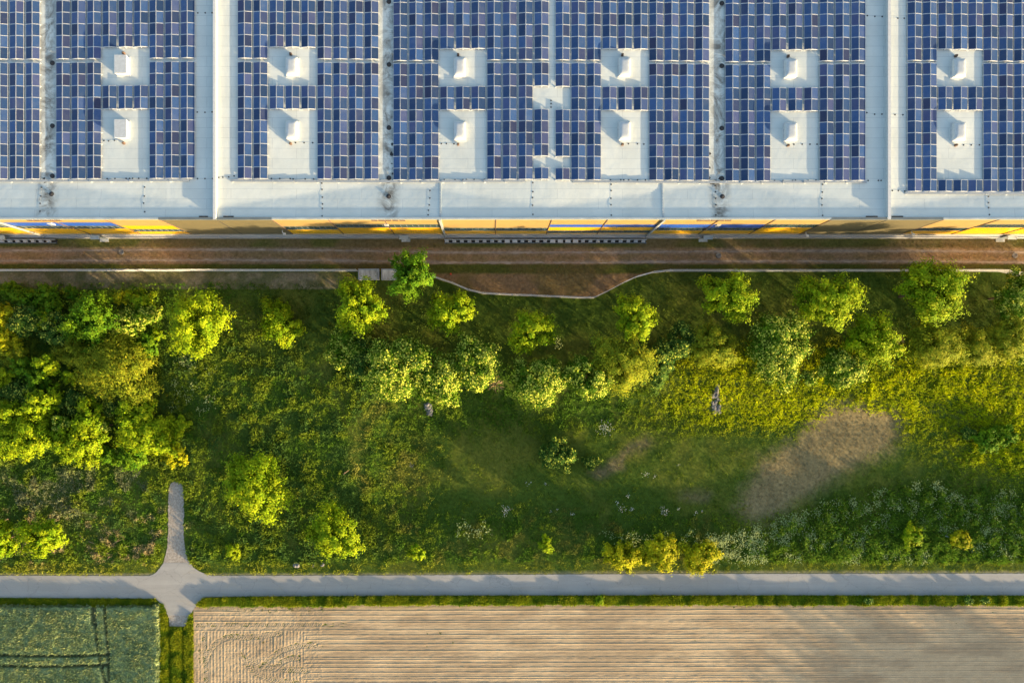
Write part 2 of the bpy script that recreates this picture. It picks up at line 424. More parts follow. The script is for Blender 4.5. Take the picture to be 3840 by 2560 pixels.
rs = np.random.RandomState(3)
def mixc(a, b, t): return a*(1-t[..., None]) + b*t[..., None]
def ground_col(x, y):
    px = NX + x*23.27; py = NY - y*23.27
    n1 = fbm(x/4.5, y/4.5, 21); n2 = fbm(x/1.3, y/1.3, 31); n3 = fbm(x/12+3, y/12+7, 41)
    shp = px.shape + (3,)
    def c(r, g, b): return np.broadcast_to(np.array([r, g, b]), shp)
    meadow = mixc(c(.060,.105,.014), c(.12,.14,.022), sstep(.4, .7, n1*.6+n3*.4))
    out = meadow.copy()
    # ground by the building, with the worn brown track
    apron = mixc(c(.14,.14,.04), c(.20,.15,.07), sstep(.38, .62, n1))
    track = mixc(c(.29,.195,.115), c(.23,.165,.085), sstep(.35, .65, n2))
    greenv = mixc(c(.085,.10,.022), c(.13,.105,.040), sstep(.4, .7, n1))
    fy = np.where(px < 1345, 1018, lerp(FX, FY, px))
    up = mixc(apron, track, sstep(922, 934, py+8*(n2-.5)))
    for rr in (RUT1, RUT2):
        q = np.exp(-((py-lerp(*rr, px))/9.0)**2)*(.35+.65*sstep(.3, .65, vnoise(x/1.7, y*3, 44)))
        up = mixc(up, c(.27,.225,.185), q*.75)
    up = mixc(up, greenv, sstep(986, 994, py+6*(n2-.5)))
    bay = sstep(1020, 1032, py+8*(n2-.5))
    up = mixc(up, mixc(c(.25,.17,.095), c(.18,.14,.06), sstep(.4, .65, n1)), bay)
    near = (py < fy)
    out[near] = up[near]
    strip = sstep(1018, 1024, py)*(1-sstep(1060, 1067, py+4*(n2-.5)+np.clip((60-px)*.25, -20, 0)))*(1-sstep(1240, 1290, px))
    out = mixc(out, mixc(c(.15,.145,.065), c(.27,.22,.135), sstep(.4, .62, n2*.6+n1*.4)), strip)
    for poly, cc, amt in ((DRY, (.25,.20,.105), .9), (DRY2, (.16,.13,.075), .8), (DRY3, (.16,.13,.08), .6)):
        jx = px + 60*(n2-.5) + 60*(n1-.5); jy = py + 34*(fbm(x/1.3+50, y/1.3, 33)-.5)
        mk = soft_in(jx, jy, poly, 46 if poly is DRY else 22)
        out = mixc(out, c(*cc)*(.8+.4*n2)[..., None], mk*amt)
    # road shoulders
    rt = lerp(*ROAD_TOP, px); rb = lerp(*ROAD_BOT, px)
    sh = sstep(-14, -4, py-rt)*(1-sstep(2, 8, py-rb))
    out = mixc(out, c(.26,.23,.15), sh*.8)
    return out

# ground: one sheet, fine where the photo shows it
def axis(a, b, step, lo, hi, k=1.35):
    mid = list(np.arange(a, b, step))
    s = step; v = a; left = []
    while v > lo: s *= k; v -= s; left.append(v)
    s = step; v = mid[-1]; right = []
    while v < hi: s *= k; v += s; right.append(v)
    return np.array(left[::-1] + mid + right)
gx = axis(-95, 100, .42, -900, 900)
gy = np.concatenate([axis(-62, 11, .42, -900, 11)[:-1], np.arange(11, 23, .16), axis(23, 30, 1, 30, 900)])
gy = np.unique(np.round(gy, 3))
GX, GY = np.meshgrid(gx, gy, indexing='ij')
def grid_faces(nx, ny):
    i = np.arange(nx-1)[:, None]*ny + np.arange(ny-1)[None, :]
    return np.stack([i, i+ny, i+ny+1, i+1], -1).reshape(-1, 4)
V = np.stack([GX, GY, tz(GX, GY)], -1).reshape(-1, 3)
g = link('ground', np_mesh('ground', V, grid_faces(len(gx), len(gy)), M['ground'], col=ground_col(GX, GY).reshape(-1, 3), smooth=True))
tag(g, kind='structure')

def sheet(name, poly_px, z, mat, sub=True):
    """flat polygon sheet whose outline is given in photo pixels"""
    mb = MB(); mb.add([at(a, b, z) for a, b in poly_px], [tuple(range(len(poly_px)))])
    me = mb.mesh(name, mat)
    if me.polygons[0].normal.z < 0: me.flip_normals()
    return link(name, me)

def strip_mesh(name, xs, top, bot, z, mat, jit=0.0, seed=0):
    """ribbon between two lines (photo pixels), with a slightly ragged edge"""
    r = np.random.RandomState(seed); mb = MB(); vs = []
    for i, x in enumerate(xs):
        j = jit*(r.rand(2)-.5)*2
        a = at(x, float(np.interp(x, *top))+j[0], z); b = at(x, float(np.interp(x, *bot))+j[1], z)
        vs += [a, b]
    mb.add(vs, [(2*i, 2*i+1, 2*i+3, 2*i+2) for i in range(len(xs)-1)])
    return link(name, mb.mesh(name, mat))
road = tag(strip_mesh('road', np.arange(-3000, 7000, 9), ROAD_TOP, ROAD_BOT, .03, M['road'], .8, 1), kind='structure')
def jitter(poly, a, seed):
    r = np.random.RandomState(seed); out = []
    for i, (x0, y0) in enumerate(poly):
        x1, y1 = poly[(i+1) % len(poly)]
        n = max(1, int(math.hypot(x1-x0, y1-y0)/7))
        for k in range(n):
            t = k/n; out.append((x0+(x1-x0)*t + a*(r.rand()-.5)*2, y0+(y1-y0)*t + a*(r.rand()-.5)*2))
    return out
# asphalt mouth of the junction, gravel beyond it, both sides
i0 = [p for p in STUB if p[1] >= 2109]
def join_sheet(name, left, right, z, mat, seed):
    """strip between a left and a right outline, rung by rung"""
    n = 14; mb = MB(); vs = []; r = np.random.RandomState(seed)
    ly = [p[1] for p in left]; ry = [p[1] for p in right]
    y0, y1 = min(ly+ry), max(ly+ry)
    L = sorted(left, key=lambda p: p[1]); R = sorted(right, key=lambda p: p[1])
    n = max(6, int((y1-y0)/6))
    for i in range(n+1):
        yy = y0+(y1-y0)*i/n
        xl = np.interp(yy, [p[1] for p in L], [p[0] for p in L]) + (r.rand()-.5)*3
        xr = np.interp(yy, [p[1] for p in R], [p[0] for p in R]) + (r.rand()-.5)*3
        for k in range(5): vs.append(at(xl+(xr-xl)*k/4, yy, z))
    fs = [(5*i+k, 5*i+k+5, 5*i+k+6, 5*i+k+1) for i in range(n) for k in range(4)]
    mb.add(vs, fs); return tag(link(name, mb.mesh(name, mat)), kind='structure')
join_sheet('road', [(556,2160),(575,2153),(592,2138),(612,2109)], [(711,2109),(730,2130),(756,2146),(800,2160)], .034, M['road'], 4)
join_sheet('path', [(612,2109),(618,2088),(626,2060),(630,2000),(631,1900),(632,1840),(638,1815),(650,1806)],
           [(711,2109),(699,2080),(692,2040),(688,1990),(690,1920),(689,1850),(684,1818),(668,1806)], .026, M['gravel'], 5)
join_sheet('road', [(578,2238),(598,2256),(614,2272),(630,2306)], [(770,2238),(745,2260),(728,2278),(712,2306)], .034, M['road'], 6)
join_sheet('path', [(630,2306),(634,2320),(636,2346)], [(712,2306),(704,2325),(694,2348)], .026, M['gravel'], 7)

# two worn wheel ruts of the service track
for k, (rt_, wd) in enumerate(((RUT1, 3.4), (RUT2, 3.4))):
    xs = np.arange(-900, 4700, 10)
    r = np.random.RandomState(60+k)
    wv = wd*(.55+.9*vnoise(xs/160.0, xs*0+k*7.3, 77))
    mid = np.interp(xs, *rt_)
    tag(strip_mesh('track', xs, (xs, mid-wv), (xs, mid+wv), .012, M['rut'], 2.2, 70+k), kind='structure')

# ploughed field: drilled rows as real ridges, tyre tracks by the headland
PFY0 = 2262
def field_h(x, y):
    px = NX + x*23.27; py = NY - y*23.27
    lines = [2276,2289,2297,2306,2316,2327,2334,2346,2361,2370,2380,2388,2396,2405,2414,2426,2434,2439,2452,2465,2472,2486,2494,2502,2512,2520,2530,2537,2545]
    amp = [.5,1,.4,.9,.5,1,.9,.5,1,.4,1,.6,1,.3,1.2,.5,.6,1.2,.6,.8,.9,1,.5,1.1,.5,1,.5,.9,1]
    while lines[-1] < 3400: lines.append(lines[-1]+rs.uniform(8, 19)); amp.append(rs.choice([.5, 1.0]))
    wig = .9*(vnoise(x/5, y*0, 12)-.5)*2 + .5*(vnoise(x/1.1, y/.7, 14)-.5)
    pw = py + wig + (px-1500)*.0026
    hh = np.zeros_like(x)
    L = np.array(lines); A = np.array(amp)
    idx = np.clip(np.searchsorted(L, pw), 1, len(L)-1)
    for j in (idx-1, idx):
        hh = np.maximum(hh, np.where(A[j] > .7, .042, .012)*A[j]*np.exp(-((pw-L[j])/1.5)**2))
    reg = sstep(728, 745, px)*(1-sstep(1138, 1150, px+14*(vnoise(x*0, y/1.5, 3)-.5)))*sstep(2360, 2368, py)
    vx = px + 1.2*(vnoise(y/3, x*0, 8)-.5)
    per = 12.5+0*vx
    ph = ((vx-735) % per)/per
    ampv = .3+.9*vnoise(np.floor((vx-735)/per)*1.7, y*0+2.2, 19)
    hv = .042*ampv*np.exp(-((ph-.5)/.16)**2)
    hh = hh*(1-reg*.85) + hv*reg
    # tyre tracks with herringbone lugs, some straight along the field's edge, some turning
    def track(pts, wpx=13, lug=9.0):
        nonlocal hh
        best = np.full(x.shape, 1e9); sd = np.zeros_like(x); ar = np.zeros_like(x); s0 = 0
        for (ax, ay), (bx, by) in zip(pts[:-1], pts[1:]):
            L_ = math.hypot(bx-ax, by-ay); ux, uy = (bx-ax)/L_, (by-ay)/L_
            t = np.clip((px-ax)*ux+(py-ay)*uy, 0, L_)
            dx = px-(ax+t*ux); dy = py-(ay+t*uy); d = np.hypot(dx, dy)
            m = d < best
            best = np.where(m, d, best); sd = np.where(m, dx*(-uy)+dy*ux, sd); ar = np.where(m, s0+t, ar); s0 += L_
        inside = best < wpx
        lugs = .034*(.5+.5*np.sin((ar+np.abs(sd)*1.0)*2*math.pi/lug))
        hh = np.where(inside, lugs*(1-(best/wpx)**4)-.02, hh)
    def arc(cx, cy, r, a0, a1, n=14): return [(cx+r*math.cos(math.radians(a0+(a1-a0)*i/n)), cy+r*math.sin(math.radians(a0+(a1-a0)*i/n))) for i in range(n+1)]
    track([(735,2341),(1300,2340)], 7, 8)
    track([(735,2278),(940,2284)], 9, 8)
    track(arc(880,2490,105,190,285)+[(960,2385),(1050,2372)], 11)
    track([(905,2455),(935,2470),(985,2495),(1045,2506),(1150,2512)], 11)
    track([(985,2500),(1010,2470),(1050,2440),(1110,2420),(1180,2416)], 11)
    track(arc(1110,2560,95,215,275), 11)
    track([(915,2470),(955,2520),(1010,2545),(1120,2562),(1200,2575)], 11)
    track([(765,2375),(775,2560),(776,2800)], 9, 8)
    hh = hh + .035*(fbm(x*2.2, y*2.2, 51)-.5) + .03*(vnoise(x*5, y*5, 52)-.5)
    edge = sstep(0, 8, px-FIELD_L)*sstep(0, 5, py-(PFY0+np.where(px < 1200, 8, 0)))
    return .02 + .10*edge*0 + hh*edge
fx = np.concatenate([np.arange(at(FIELD_L,0)[0]-.1, at(1210,0)[0], .085), np.arange(at(1210,0)[0], 95, .42), np.arange(96, 300, 12)])
fy_ = np.concatenate([np.arange(-90, -62, 1.2), np.arange(-62, at(0, PFY0)[1]+.2, .05)])
FXg, FYg = np.meshgrid(fx, fy_, indexing='ij')
Vf = np.stack([FXg, FYg, field_h(FXg, FYg)], -1).reshape(-1, 3)
nn = fbm(FXg/6, FYg/1.6, 61); n2_ = fbm(FXg*1.5, FYg*1.5, 62)
cA = np.array([.37,.28,.18]); cB = np.array([.47,.36,.23])
cf = mixc(np.broadcast_to(cA, FXg.shape+(3,)), np.broadcast_to(cB, FXg.shape+(3,)), sstep(.35, .65, nn))*(.88+.24*n2_)[..., None]
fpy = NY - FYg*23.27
edge_dark = (1-sstep(2262, 2292, fpy))
cf = cf*(1-.28*edge_dark)[..., None]  # soil darker towards the edge along the verge
M['soil'] = attr_mat('dry_soil', rough=.95, nscale=5, namp=.16, bump=.02, bscale=16, spec=.1)
pf = link('field', np_mesh('field', Vf, grid_faces(len(fx), len(fy_)), M['soil'], col=cf.reshape(-1, 3)))
tag(pf, kind='structure')

# ------------------------------------------------------------------ warehouse
YW = 21.82                 # outer face of the facade
ZR = 12.75
def roof_z(x, y):
    x = np.asarray(x, float); y = np.asarray(y, float)
    pts = sorted([(v, ZR-.42) for v in VALLEYS] + [(r, ZR) for r in RIDGES])
    g_ = np.interp(x, [p[0] for p in pts], [p[1] for p in pts])
    f_ = ZR+.20 - .118*(y-YW)
    return np.maximum(g_, f_) - .0
wh = thing('warehouse', 'long warehouse with white flat roof and yellow, blue and grey clad facade', 'building', (0, YW, 0))
def inw(mb, name, mats, parent=None):
    """mesh given in world coordinates, hung under the warehouse"""
    p = parent or wh
    me = mb.mesh(name, mats)
    o = link(name, me, p)
    off = np.array([0, YW, 0]) if p is wh else None
    if off is not None: o.location = (0, -YW, 0)
    return o
rx = np.unique(np.concatenate([np.arange(-115, 130, 1.5), RIDGES, VALLEYS]))
ry = np.concatenate([np.arange(YW-.02, 27.6, .3), [28, 30, 40, 50, 62, 75]])
RX, RY = np.meshgrid(rx, ry, indexing='ij')
rv = np.stack([RX, RY, roof_z(RX, RY)], -1).reshape(-1, 3)
roof = link('roof', np_mesh('roof', rv, grid_faces(len(rx), len(ry)), M['roof']), wh, (0, -YW, 0))
mb = MB(); mb.box(-115, 130, YW+.12, 75, 0, 12.0); inw(mb, 'wall', M['plinth'])
# coping along the eaves: pale, with two darker stretches over the grey cladding
for x0, x1, mt, proud in ((-115, -47.4, 'coping', 0), (-31.3, 48.2, 'coping', 0), (64.1, 130, 'coping', 0), (-47.4, -31.3, 'coping_dark', .06), (48.2, 64.1, 'coping_dark', .06)):
    mb = MB(); mb.box(x0+.003, x1-.003, YW-.12-proud, YW+.16, ZR-.02, ZR+.32); inw(mb, 'coping', M[mt])
# fire-wall upstands
for i, xc in enumerate((-39.28, 56.25)):
    mb = MB(); mb.box(xc-.17, xc+.17, YW+.0, 75, ZR-.3, ZR+.60, 0); mb.box(xc-.21, xc+.21, YW-.2, 75.05, ZR+.602, ZR+.66, 1)
    inw(mb, 'fire_wall', [M['dome'], M['white']])
# expansion joints in the eaves strip
for xc in (-7.37, 24.32):
    mb = MB()
    n = 12
    for k in range(n):
        ya = YW+.1+(5.2*k)/n; yb = YW+.1+(5.2*(k+1))/n
        za = float(roof_z(xc, (ya+yb)/2))
        mb.box(xc-.11, xc+.11, ya, yb, za-.1, za+.09)
    inw(mb, 'joint_cover', M['coping'])

BX = [-79.0 + 8.0*k for k in range(0, 26)]   # bay lines every 8 m
BX = [x+ .57 - 1.57 + 0.0 for x in BX]
BX = [0.57 + 8.0*k for k in range(-12, 16)]
def band(px_list): return px_list
# (z0, z1, kind) from the bottom up, by bay number counted from the joint at x=0.57
lay = {
 'blue_win': [(2.15,6.2,'y'),(6.2,8.15,'w'),(8.15,10.4,'b'),(10.4,12.73,'l')],
 'yel_win':  [(2.15,4.1,'y'),(4.1,5.75,'w'),(5.75,8.15,'y'),(8.15,12.73,'l')],
 'grey':     [(2.15,12.73,'g')],
 'low_win':  [(2.15,5.55,'y'),(5.55,7.7,'w'),(7.7,12.73,'l')],
 'mid_win':  [(2.15,7.0,'y'),(7.0,9.15,'w'),(9.15,12.73,'l')],
 'lowest':   [(2.15,4.65,'y'),(4.65,6.65,'w'),(6.65,12.73,'l')],
 'blue_yel': [(2.15,2.9+.2,'y'),(3.1,4.75,'w'),(4.75,7.1,'y'),(7.1,8.95,'b'),(8.95,12.73,'l')],
 'blue_mid': [(2.15,4.9,'y'),(4.9,6.8,'w'),(6.8,9.1,'b'),(9.1,12.73,'l')],
}
# bays by the index of their left line: line 0 is at x=0.57 (joint j)
bays = {-12:'mid_win', -11:'mid_win', -10:'mid_win', -9:'blue_win', -8:'blue_win', -7:'yel_win', -6:'grey', -5:'grey', -4:'low_win', -3:'mid_win', -2:'mid_win',
        -1:'lowest', 0:'lowest', 1:'blue_yel', 2:'blue_yel', 3:'blue_mid', 4:'blue_mid', 5:'mid_win', 6:'grey', 7:'grey', 8:'lowest', 9:'mid_win', 10:'mid_win', 11:'blue_win', 12:'blue_win', 13:'low_win', 14:'mid_win'}
smat = {'y':'sid_yellow', 'b':'sid_blue', 'l':'sid_light', 'g':'sid_grey'}
sname = {'y':'yellow_cladding', 'b':'blue_cladding', 'l':'pale_cladding', 'g':'grey_cladding'}
for k, kind in bays.items():
    x0 = .57+8*k; x1 = x0+8
    for z0, z1, q in lay[kind]:
        mb = MB()
        if q == 'w':
            mb.box(x0+.06, x1-.06, YW+.06, YW+.10, z0+.12, z1-.12)
            wob_ = inw(mb, 'window', M['glass'])
            fr = MB()
            fr.box(x0+.05, x1-.05, YW-.04, YW+.09, z0+.004, z0+.12); fr.box(x0+.05, x1-.05, YW-.04, YW+.09, z1-.12, z1-.004)
            nm = 9
            for j in range(1, nm):
                xm = x0+8*j/nm; fr.box(xm-.022, xm+.022, YW-.01, YW+.058, z0+.12, z1-.12)
            link('window_frame', fr.mesh('window_frame', M['coping_dark']), wob_)
        else:
            pr = .05 if q == 'g' else 0
            mb.box(x0+.03, x1-.03, YW-pr, YW+.118, z0+.003, z1-.003)
            inw(mb, sname[q], M[smat[q]])
# joint covers between bays; the wide ones are downpipe casings
mb = MB(); inwj = []
for k in range(-12, 16):
    x = .57+8*k
    if k in (-9, -1, 3, 11):
        mb = MB(); mb.box(x-.16, x+.16, YW-.30, YW-.06, .3, ZR+.05); inw(mb, 'downpipe', M['steel'])
    else:
        light = bays.get(k, 'x') == 'grey' and bays.get(k-1) == 'grey'
        mb = MB(); mb.box(x-.05, x+.05, YW-.09, YW-.002, 2.16, 12.7); inw(mb, 'joint_strip', M['dark' if light else 'brownmetal'])
mb = MB(); mb.box(-115, 130, YW-.34, YW+.10, 0, 1.05); mb.box(-115, 130, YW-.12, YW+.10, 1.05, 2.14); inw(mb, 'plinth', M['plinth'])
# louvre groups high on the facade
for gx0 in (99, 1392, 2616, -1160+99, 3860):
    for i in range(5):
        x = at(gx0+26.3*i, 0, 12)[0]
        mb = MB(); mb.box(x, x+.85, YW-.05, YW-.003, 11.62, 12.12)
        for s in range(4): mb.box(x+.02, x+.83, YW-.08, YW-.052, 11.66+.12*s, 11.71+.12*s)
        inw(mb, 'louvre', M['brownmetal'])
def wall_x(px, z): return at(px, 0, z)[0]
for px, z in ((191, 9.6), (1449, 9.0), (2693, 8.7), (3950, 9)):
    x = wall_x(px, z); mb = MB(); mb.box(x-.30, x+.30, YW-.14, YW-.003, z-.65, z+.5, 0); mb.box(x-.20, x+.20, YW-.16, YW-.141, z-.5, z+.35, 1)
    inw(mb, 'vent_hood', [M['white'], M['steel']])
for px, z in ((1059, 5.2), (3418, 4.8), (3022, 3.7)):
    x = wall_x(px, z); mb = MB(); mb.tube([(x, YW-.02, z), (x, YW-.35, z+.05), (x+.25, YW-.55, z-.02)], .07); mb.box(x+.1, x+.5, YW-.75, YW-.45, z-.12, z+.03)
    inw(mb, 'wall_lamp', M['white'])
# doors with small canopies
for px in (372, 1518, 2647, 3776, 20, -700):
    x = wall_x(px, 1.5)
    mb = MB(); mb.box(x-.6, x+.6, YW-.38, YW-.342, .05, 2.15); d = inw(mb, 'door', M['coping_dark'])
    h_ = MB(); h_.tube([(x+.42, YW-.40, 1.05), (x+.42, YW-.45, 1.05), (x+.3, YW-.45, 1.05)], .02); link('handle', h_.mesh('handle', M['alu']), d)
    mb = MB()
    mb.add([(x-.75, YW-.345, 2.75), (x+.75, YW-.345, 2.75), (x+.75, YW-.95, 2.6), (x-.75, YW-.95, 2.6), (x-.75, YW-.345, 2.68), (x+.75, YW-.345, 2.68), (x+.75, YW-.95, 2.53), (x-.75, YW-.95, 2.53)],
           [(0,3,2,1),(4,5,6,7),(0,1,5,4),(1,2,6,5),(2,3,7,6),(3,0,4,7)])
    for sx in (-.7, .7): mb.tube([(x+sx, YW-.345, 3.1), (x+sx, YW-.9, 2.62)], .025)
    inw(mb, 'canopy', M['coping'])
    mb = MB(); mb.box(x-.7, x+.7, YW-.85, YW-.345, .0, .10); inw(mb, 'doorstep', M['concrete'])

# skylights: upstand + domed cap + opener; the first column has flat caps
SKX = [(455, 245, 486), (1094, 249, 488), (1725, 251, 490), (2344, 252, 491), (2969, 256, 494), (3600, 256, 494)]
def skylight_meshes(flat):
    cb = MB(); W, L = .80, 1.24
    cb.frustum(-W, W, -L, L, -.1, .62, .0, 0)
    cb.box(-W-.16, W+.16, -L-.16, L+.16, -.1, .07, 0)
    cm = cb.mesh('upstand', M['white'])
    if flat:
        d = MB(); d.box(-W-.05, W+.05, -L-.05, L+.05, .622, .90); dm = d.mesh('cap', M['dome'])
    else:
        n = 15; m_ = 21; vs = []
        for i in range(n):
            for j in range(m_):
                u = -1+2*i/(n-1); v = -1+2*j/(m_-1)
                hgt = .60+.30*(1-abs(u)**4.0)**.6*(1-abs(v)**5.0)**.6
                vs.append((u*(W+.05), v*(L+.05), hgt))
        F = grid_faces(n, m_)
        dm = np_mesh('cap', np.array(vs), F, M['dome'], smooth=True)
    return cm, dm
skm = {True: skylight_meshes(True), False: skylight_meshes(False)}
mo = MB(); mo.box(-.15, .15, -.15, .15, 0, .4, 0); mo.tube([(0,0,.4),(0,0,.55)], .10, 8, 0); motor = mo.mesh('fan_outlet', M['brownmetal'])
for i, (px, ya, yb) in enumerate(SKX):
    for j, py in enumerate((ya, yb)):
        x, y, _ = at(px-1, py-2, 13.2)
        z = float(roof_z(x, y))
        s = bpy.data.objects.new('skylight', None); C.objects.link(s); s.parent = roof; s.location = (x, y, z); s.empty_display_size = .3
        cm, dm = skm[i == 0]
        link('upstand', cm, s); link('cap', dm, s)
        oy = 1.85 if j == 0 else -1.85
        link('fan_outlet', motor, roof, (x+(.1 if i == 0 else -.25), y+oy, z))
# roof drains in the valleys
dr = MB(); dr.ring(0, 0, 0, .17, .34, .05, 14, 0); dr.tube([(0,0,-.02),(0,0,.09),(0,0,.13)], [.2,.2,.05], 12, 0)
drm = dr.mesh('roof_drain', M['rubber'])
for px, pys in ((194, (235, 471, 659, 728)), (1458, (5, 241, 478, 666, 737)), (2708, (11, 246, 480, 668, 738))):
    for py in pys:
        x, y, _ = at(px, py, 12.5); link('roof_drain', drm, roof, (x, y, float(roof_z(x, y))+.0))
# torn dark patches of old membrane beside the middle valley, foot blocks at the eaves
for px, py, sx, sy in ((1470,541,5,8),(1468,577,7,10),(1469,613,4,3),(1474,630,3,5),(1472,651,4,5),(2664,575,4,7),(2662,628,4,6),(2661,667,5,6),(162,668,6,4),(166,681,8,4),(1455,684,9,3),(2672,688,11,3),(2703,668,9,7)):
    r = np.random.RandomState(px+py); x, y, _ = at(px, py, 12.5); mb = MB(); n = 11
    vs = [(x+sx/26*math.cos(a)*(.55+.6*r.rand()), y+sy/26*math.sin(a)*(.55+.6*r.rand())) for a in np.linspace(0, 2*math.pi, n, endpoint=False)]
    mb.add([(a, b, float(roof_z(a, b))+.015) for a, b in vs], [tuple(range(n))]); inw(mb, 'torn_patch', M['rubber'], None)
for px, wd in ((766, 30), (849, 16), (868, 22), (3271, 44), (3367, 40)):
    x, y, _ = at(px, 812.5, 12.9); mb = MB(); r = np.random.RandomState(px)
    n = int(wd/5)
    for k in range(n):
        xx = x+(k-n/2)*.2; mb.frustum(xx-.13, xx+.13, y-.07-.05*r.rand(), y+.10, 12.93, 13.0+.06*r.rand(), .03)
    inw(mb, 'rubber_mat', M['rubber'])

# cable trays at the foot of the arrays
def solid_thing(name, mb, mats, label, cat, group=None):
    return tag(mb.build(name, mats), label, cat, group)
for x0, x1, py, lab in ((-120, 711, 676.5, 'grey cable tray below the two leftmost solar blocks'),
                        (867, 1971, 679, 'grey cable tray between the first fire wall and the central roof aisle'),
                        (2148, 3249, 682, 'grey cable tray between the central roof aisle and the second fire wall'),
                        (3392, 4300, 724.5, 'grey cable tray set lower, below the rightmost solar block')):
    mb = MB(); xa, y, _ = at(x0, py, 12.7); xb = at(x1, py, 12.7)[0]; n = int((xb-xa)/3)+1
    for k in range(n):
        xc0 = xa+(xb-xa)*k/n; xc1 = xa+(xb-xa)*(k+1)/n; z = float(max(roof_z((xc0+xc1)/2, y), roof_z((xc0+xc1)/2, y-.2)))
        mb.box(xc0, xc1-.02, y-.16, y+.16, z+.10, z+.20, 0); mb.box(xc0+.1, xc0+.35, y-.2, y+.2, z-.1, z+.098, 1)
    solid_thing('cable_tray', mb, [M['steel'], M['concrete']], lab, 'cable tray', 'cable trays on the roof')

# lightning conductors: wire on small dark feet
ROOFX = lambda px, py: at(px, py, 12.6)
conds = [
 ([(542,702),(541,736),(540,763),(546,796)], 'between the first gutter and the first fire wall'),
 ([(153,702),(153,736),(152,764),(154,794)], 'beside the first dirty gutter'),
 ([(1206,687),(1207,710),(1209,740),(1210,766),(1210,783),(1210,812)], 'to the left of the second gutter'),
 ([(1612,714),(1612,743),(1610,770),(1607,790),(1606,808)], 'just left of the first grey joint cover'),
 ([(1998,686),(1998,720),(1997,742),(1997,771),(1998,806)], 'left of the central ridge'),
 ([(2292,692),(2292,715),(2291,744),(2291,769),(2291,809)], 'right of the central ridge'),
 ([(2684,695),(2684,719),(2684,744),(2684,769),(2682,808)], 'beside the third dirty gutter'),
 ([(3085,692),(3084,721),(3082,745),(3081,770),(3081,810)], 'between the third gutter and the second fire wall'),
 ([(3707,737),(3705,761),(3704,780),(3705,807)], 'under the rightmost solar block'),
 ([(743,51),(771,51),(797,51)], 'touching the first fire wall, near the top'),
 ([(741,422),(770,423),(797,422)], 'touching the first fire wall, halfway down'),
 ([(742,671),(770,671),(799,671)], 'left of the first fire wall, by the tray end'),
 ([(822,667),(837,666),(859,665),(879,661)], 'right of the first fire wall, by the tray end'),
 ([(3251,61),(3279,64),(3306,65),(3336,71),(3365,71),(3389,71)], 'crossing the second fire wall near the top'),
 ([(3249,424),(3278,430),(3305,430),(3354,432),(3384,432)], 'crossing the second fire wall halfway down'),
 ([(3254,678),(3292,678),(3302,678)], 'left of the second fire wall, low down'),
 ([(3344,716),(3367,716),(3391,718)], 'right of the second fire wall, low down'),
 ([(388,527),(406,528),(428,526),(448,524)], 'below the lower skylight of the first column'),
 ([(1108,535),(1140,535),(1172,535)], 'below the lower skylight of the second column'),
 ([(1655,538),(1674,538),(1702,539)], 'below the lower skylight of the third column'),
 ([(2357,539),(2391,539),(2415,540)], 'below the lower skylight of the fourth column'),
 ([(2978,541),(3009,541),(3038,541),(3064,541)], 'below the lower skylight of the fifth column'),
 ([(3614,544),(3643,544),(3674,543)], 'below the lower skylight of the sixth column'),
 ([(400,669),(430,669),(472,669),(485,669),(497,669),(520,669),(550,669)], 'along the foot of the first skylight pad'),
 ([(1018,670),(1049,670),(1088,670),(1099,671),(1144,671),(1176,671)], 'along the foot of the second skylight pad'),
 ([(1666,673),(1706,674),(1736,674),(1749,673),(1778,673),(1816,674)], 'along the foot of the third skylight pad'),
 ([(2289,675),(2328,675),(2339,675),(2358,675),(2391,675),(2421,675)], 'along the foot of the fourth skylight pad'),
 ([(2906,676),(2938,677),(2973,677),(2984,676),(3031,677),(3060,676)], 'along the foot of the fifth skylight pad'),
 ([(2066,379),(2066,391),(2066,404)], 'in the gap of the central aisle'),
]
for pts, lab in conds:
    t = thing('lightning_conductor', 'lightning conductor on dark feet, ' + lab, 'lightning conductor', (*ROOFX(*pts[0])[:2], float(roof_z(*ROOFX(*pts[0])[:2]))), 'lightning conductors on the roof')
    ox, oy, oz = t.location
    mb = MB(); w3 = []
    for p in pts:
        x, y, _ = ROOFX(*p); z = float(roof_z(x, y)); w3.append((x-ox, y-oy, z-oz+.03))
        f = MB(); f.tube([(0,0,-.02),(0,0,.03),(0,0,.04)], [.12,.11,.04], 8); link('foot', f.mesh('foot', M['rubber']), t, (x-ox, y-oy, z-oz))
    mb.tube(w3, .007, 4); link('wire', mb.mesh('wire', M['steel']), t)

# ------------------------------------------------------------------ solar arrays: tents of two panels, in rows running away from the facade
PL, PW, TILT = 1.605, .985, math.radians(10)
def panel_mesh(side):
    """one framed panel; origin at its lower end of the low edge. side +1: low edge on the right"""
    mb = MB(); f = .024
    def pt(u, v, w_): # u from the ridge down, v along the row, w up
        x = side*(.02+u*math.cos(TILT)+w_*math.sin(TILT)); z = PW*math.sin(TILT)-u*math.sin(TILT)+w_*math.cos(TILT)
        return (x, v, z)
    def slab(u0, u1, v0, v1, w0, w1, m):
        vs = [pt(u0,v0,w0),pt(u1,v0,w0),pt(u1,v1,w0),pt(u0,v1,w0),pt(u0,v0,w1),pt(u1,v0,w1),pt(u1,v1,w1),pt(u0,v1,w1)]
        fs = [(0,3,2,1),(4,5,6,7),(0,1,5,4),(1,2,6,5),(2,3,7,6),(3,0,4,7)]
        if side < 0: fs = [tuple(reversed(q)) for q in fs]
        mb.add(vs, fs, m)
    slab(f, PW-f, f, PL-f, .004, .034, 1)
    slab(0, PW, 0, f, 0, .042, 0); slab(0, PW, PL-f, PL, 0, .042, 0)
    slab(0, f, f, PL-f, 0, .042, 0); slab(PW-f, PW, f, PL-f, 0, .042, 0)
    return mb.mesh('solar_panel', [M['alu'], M['pv']])
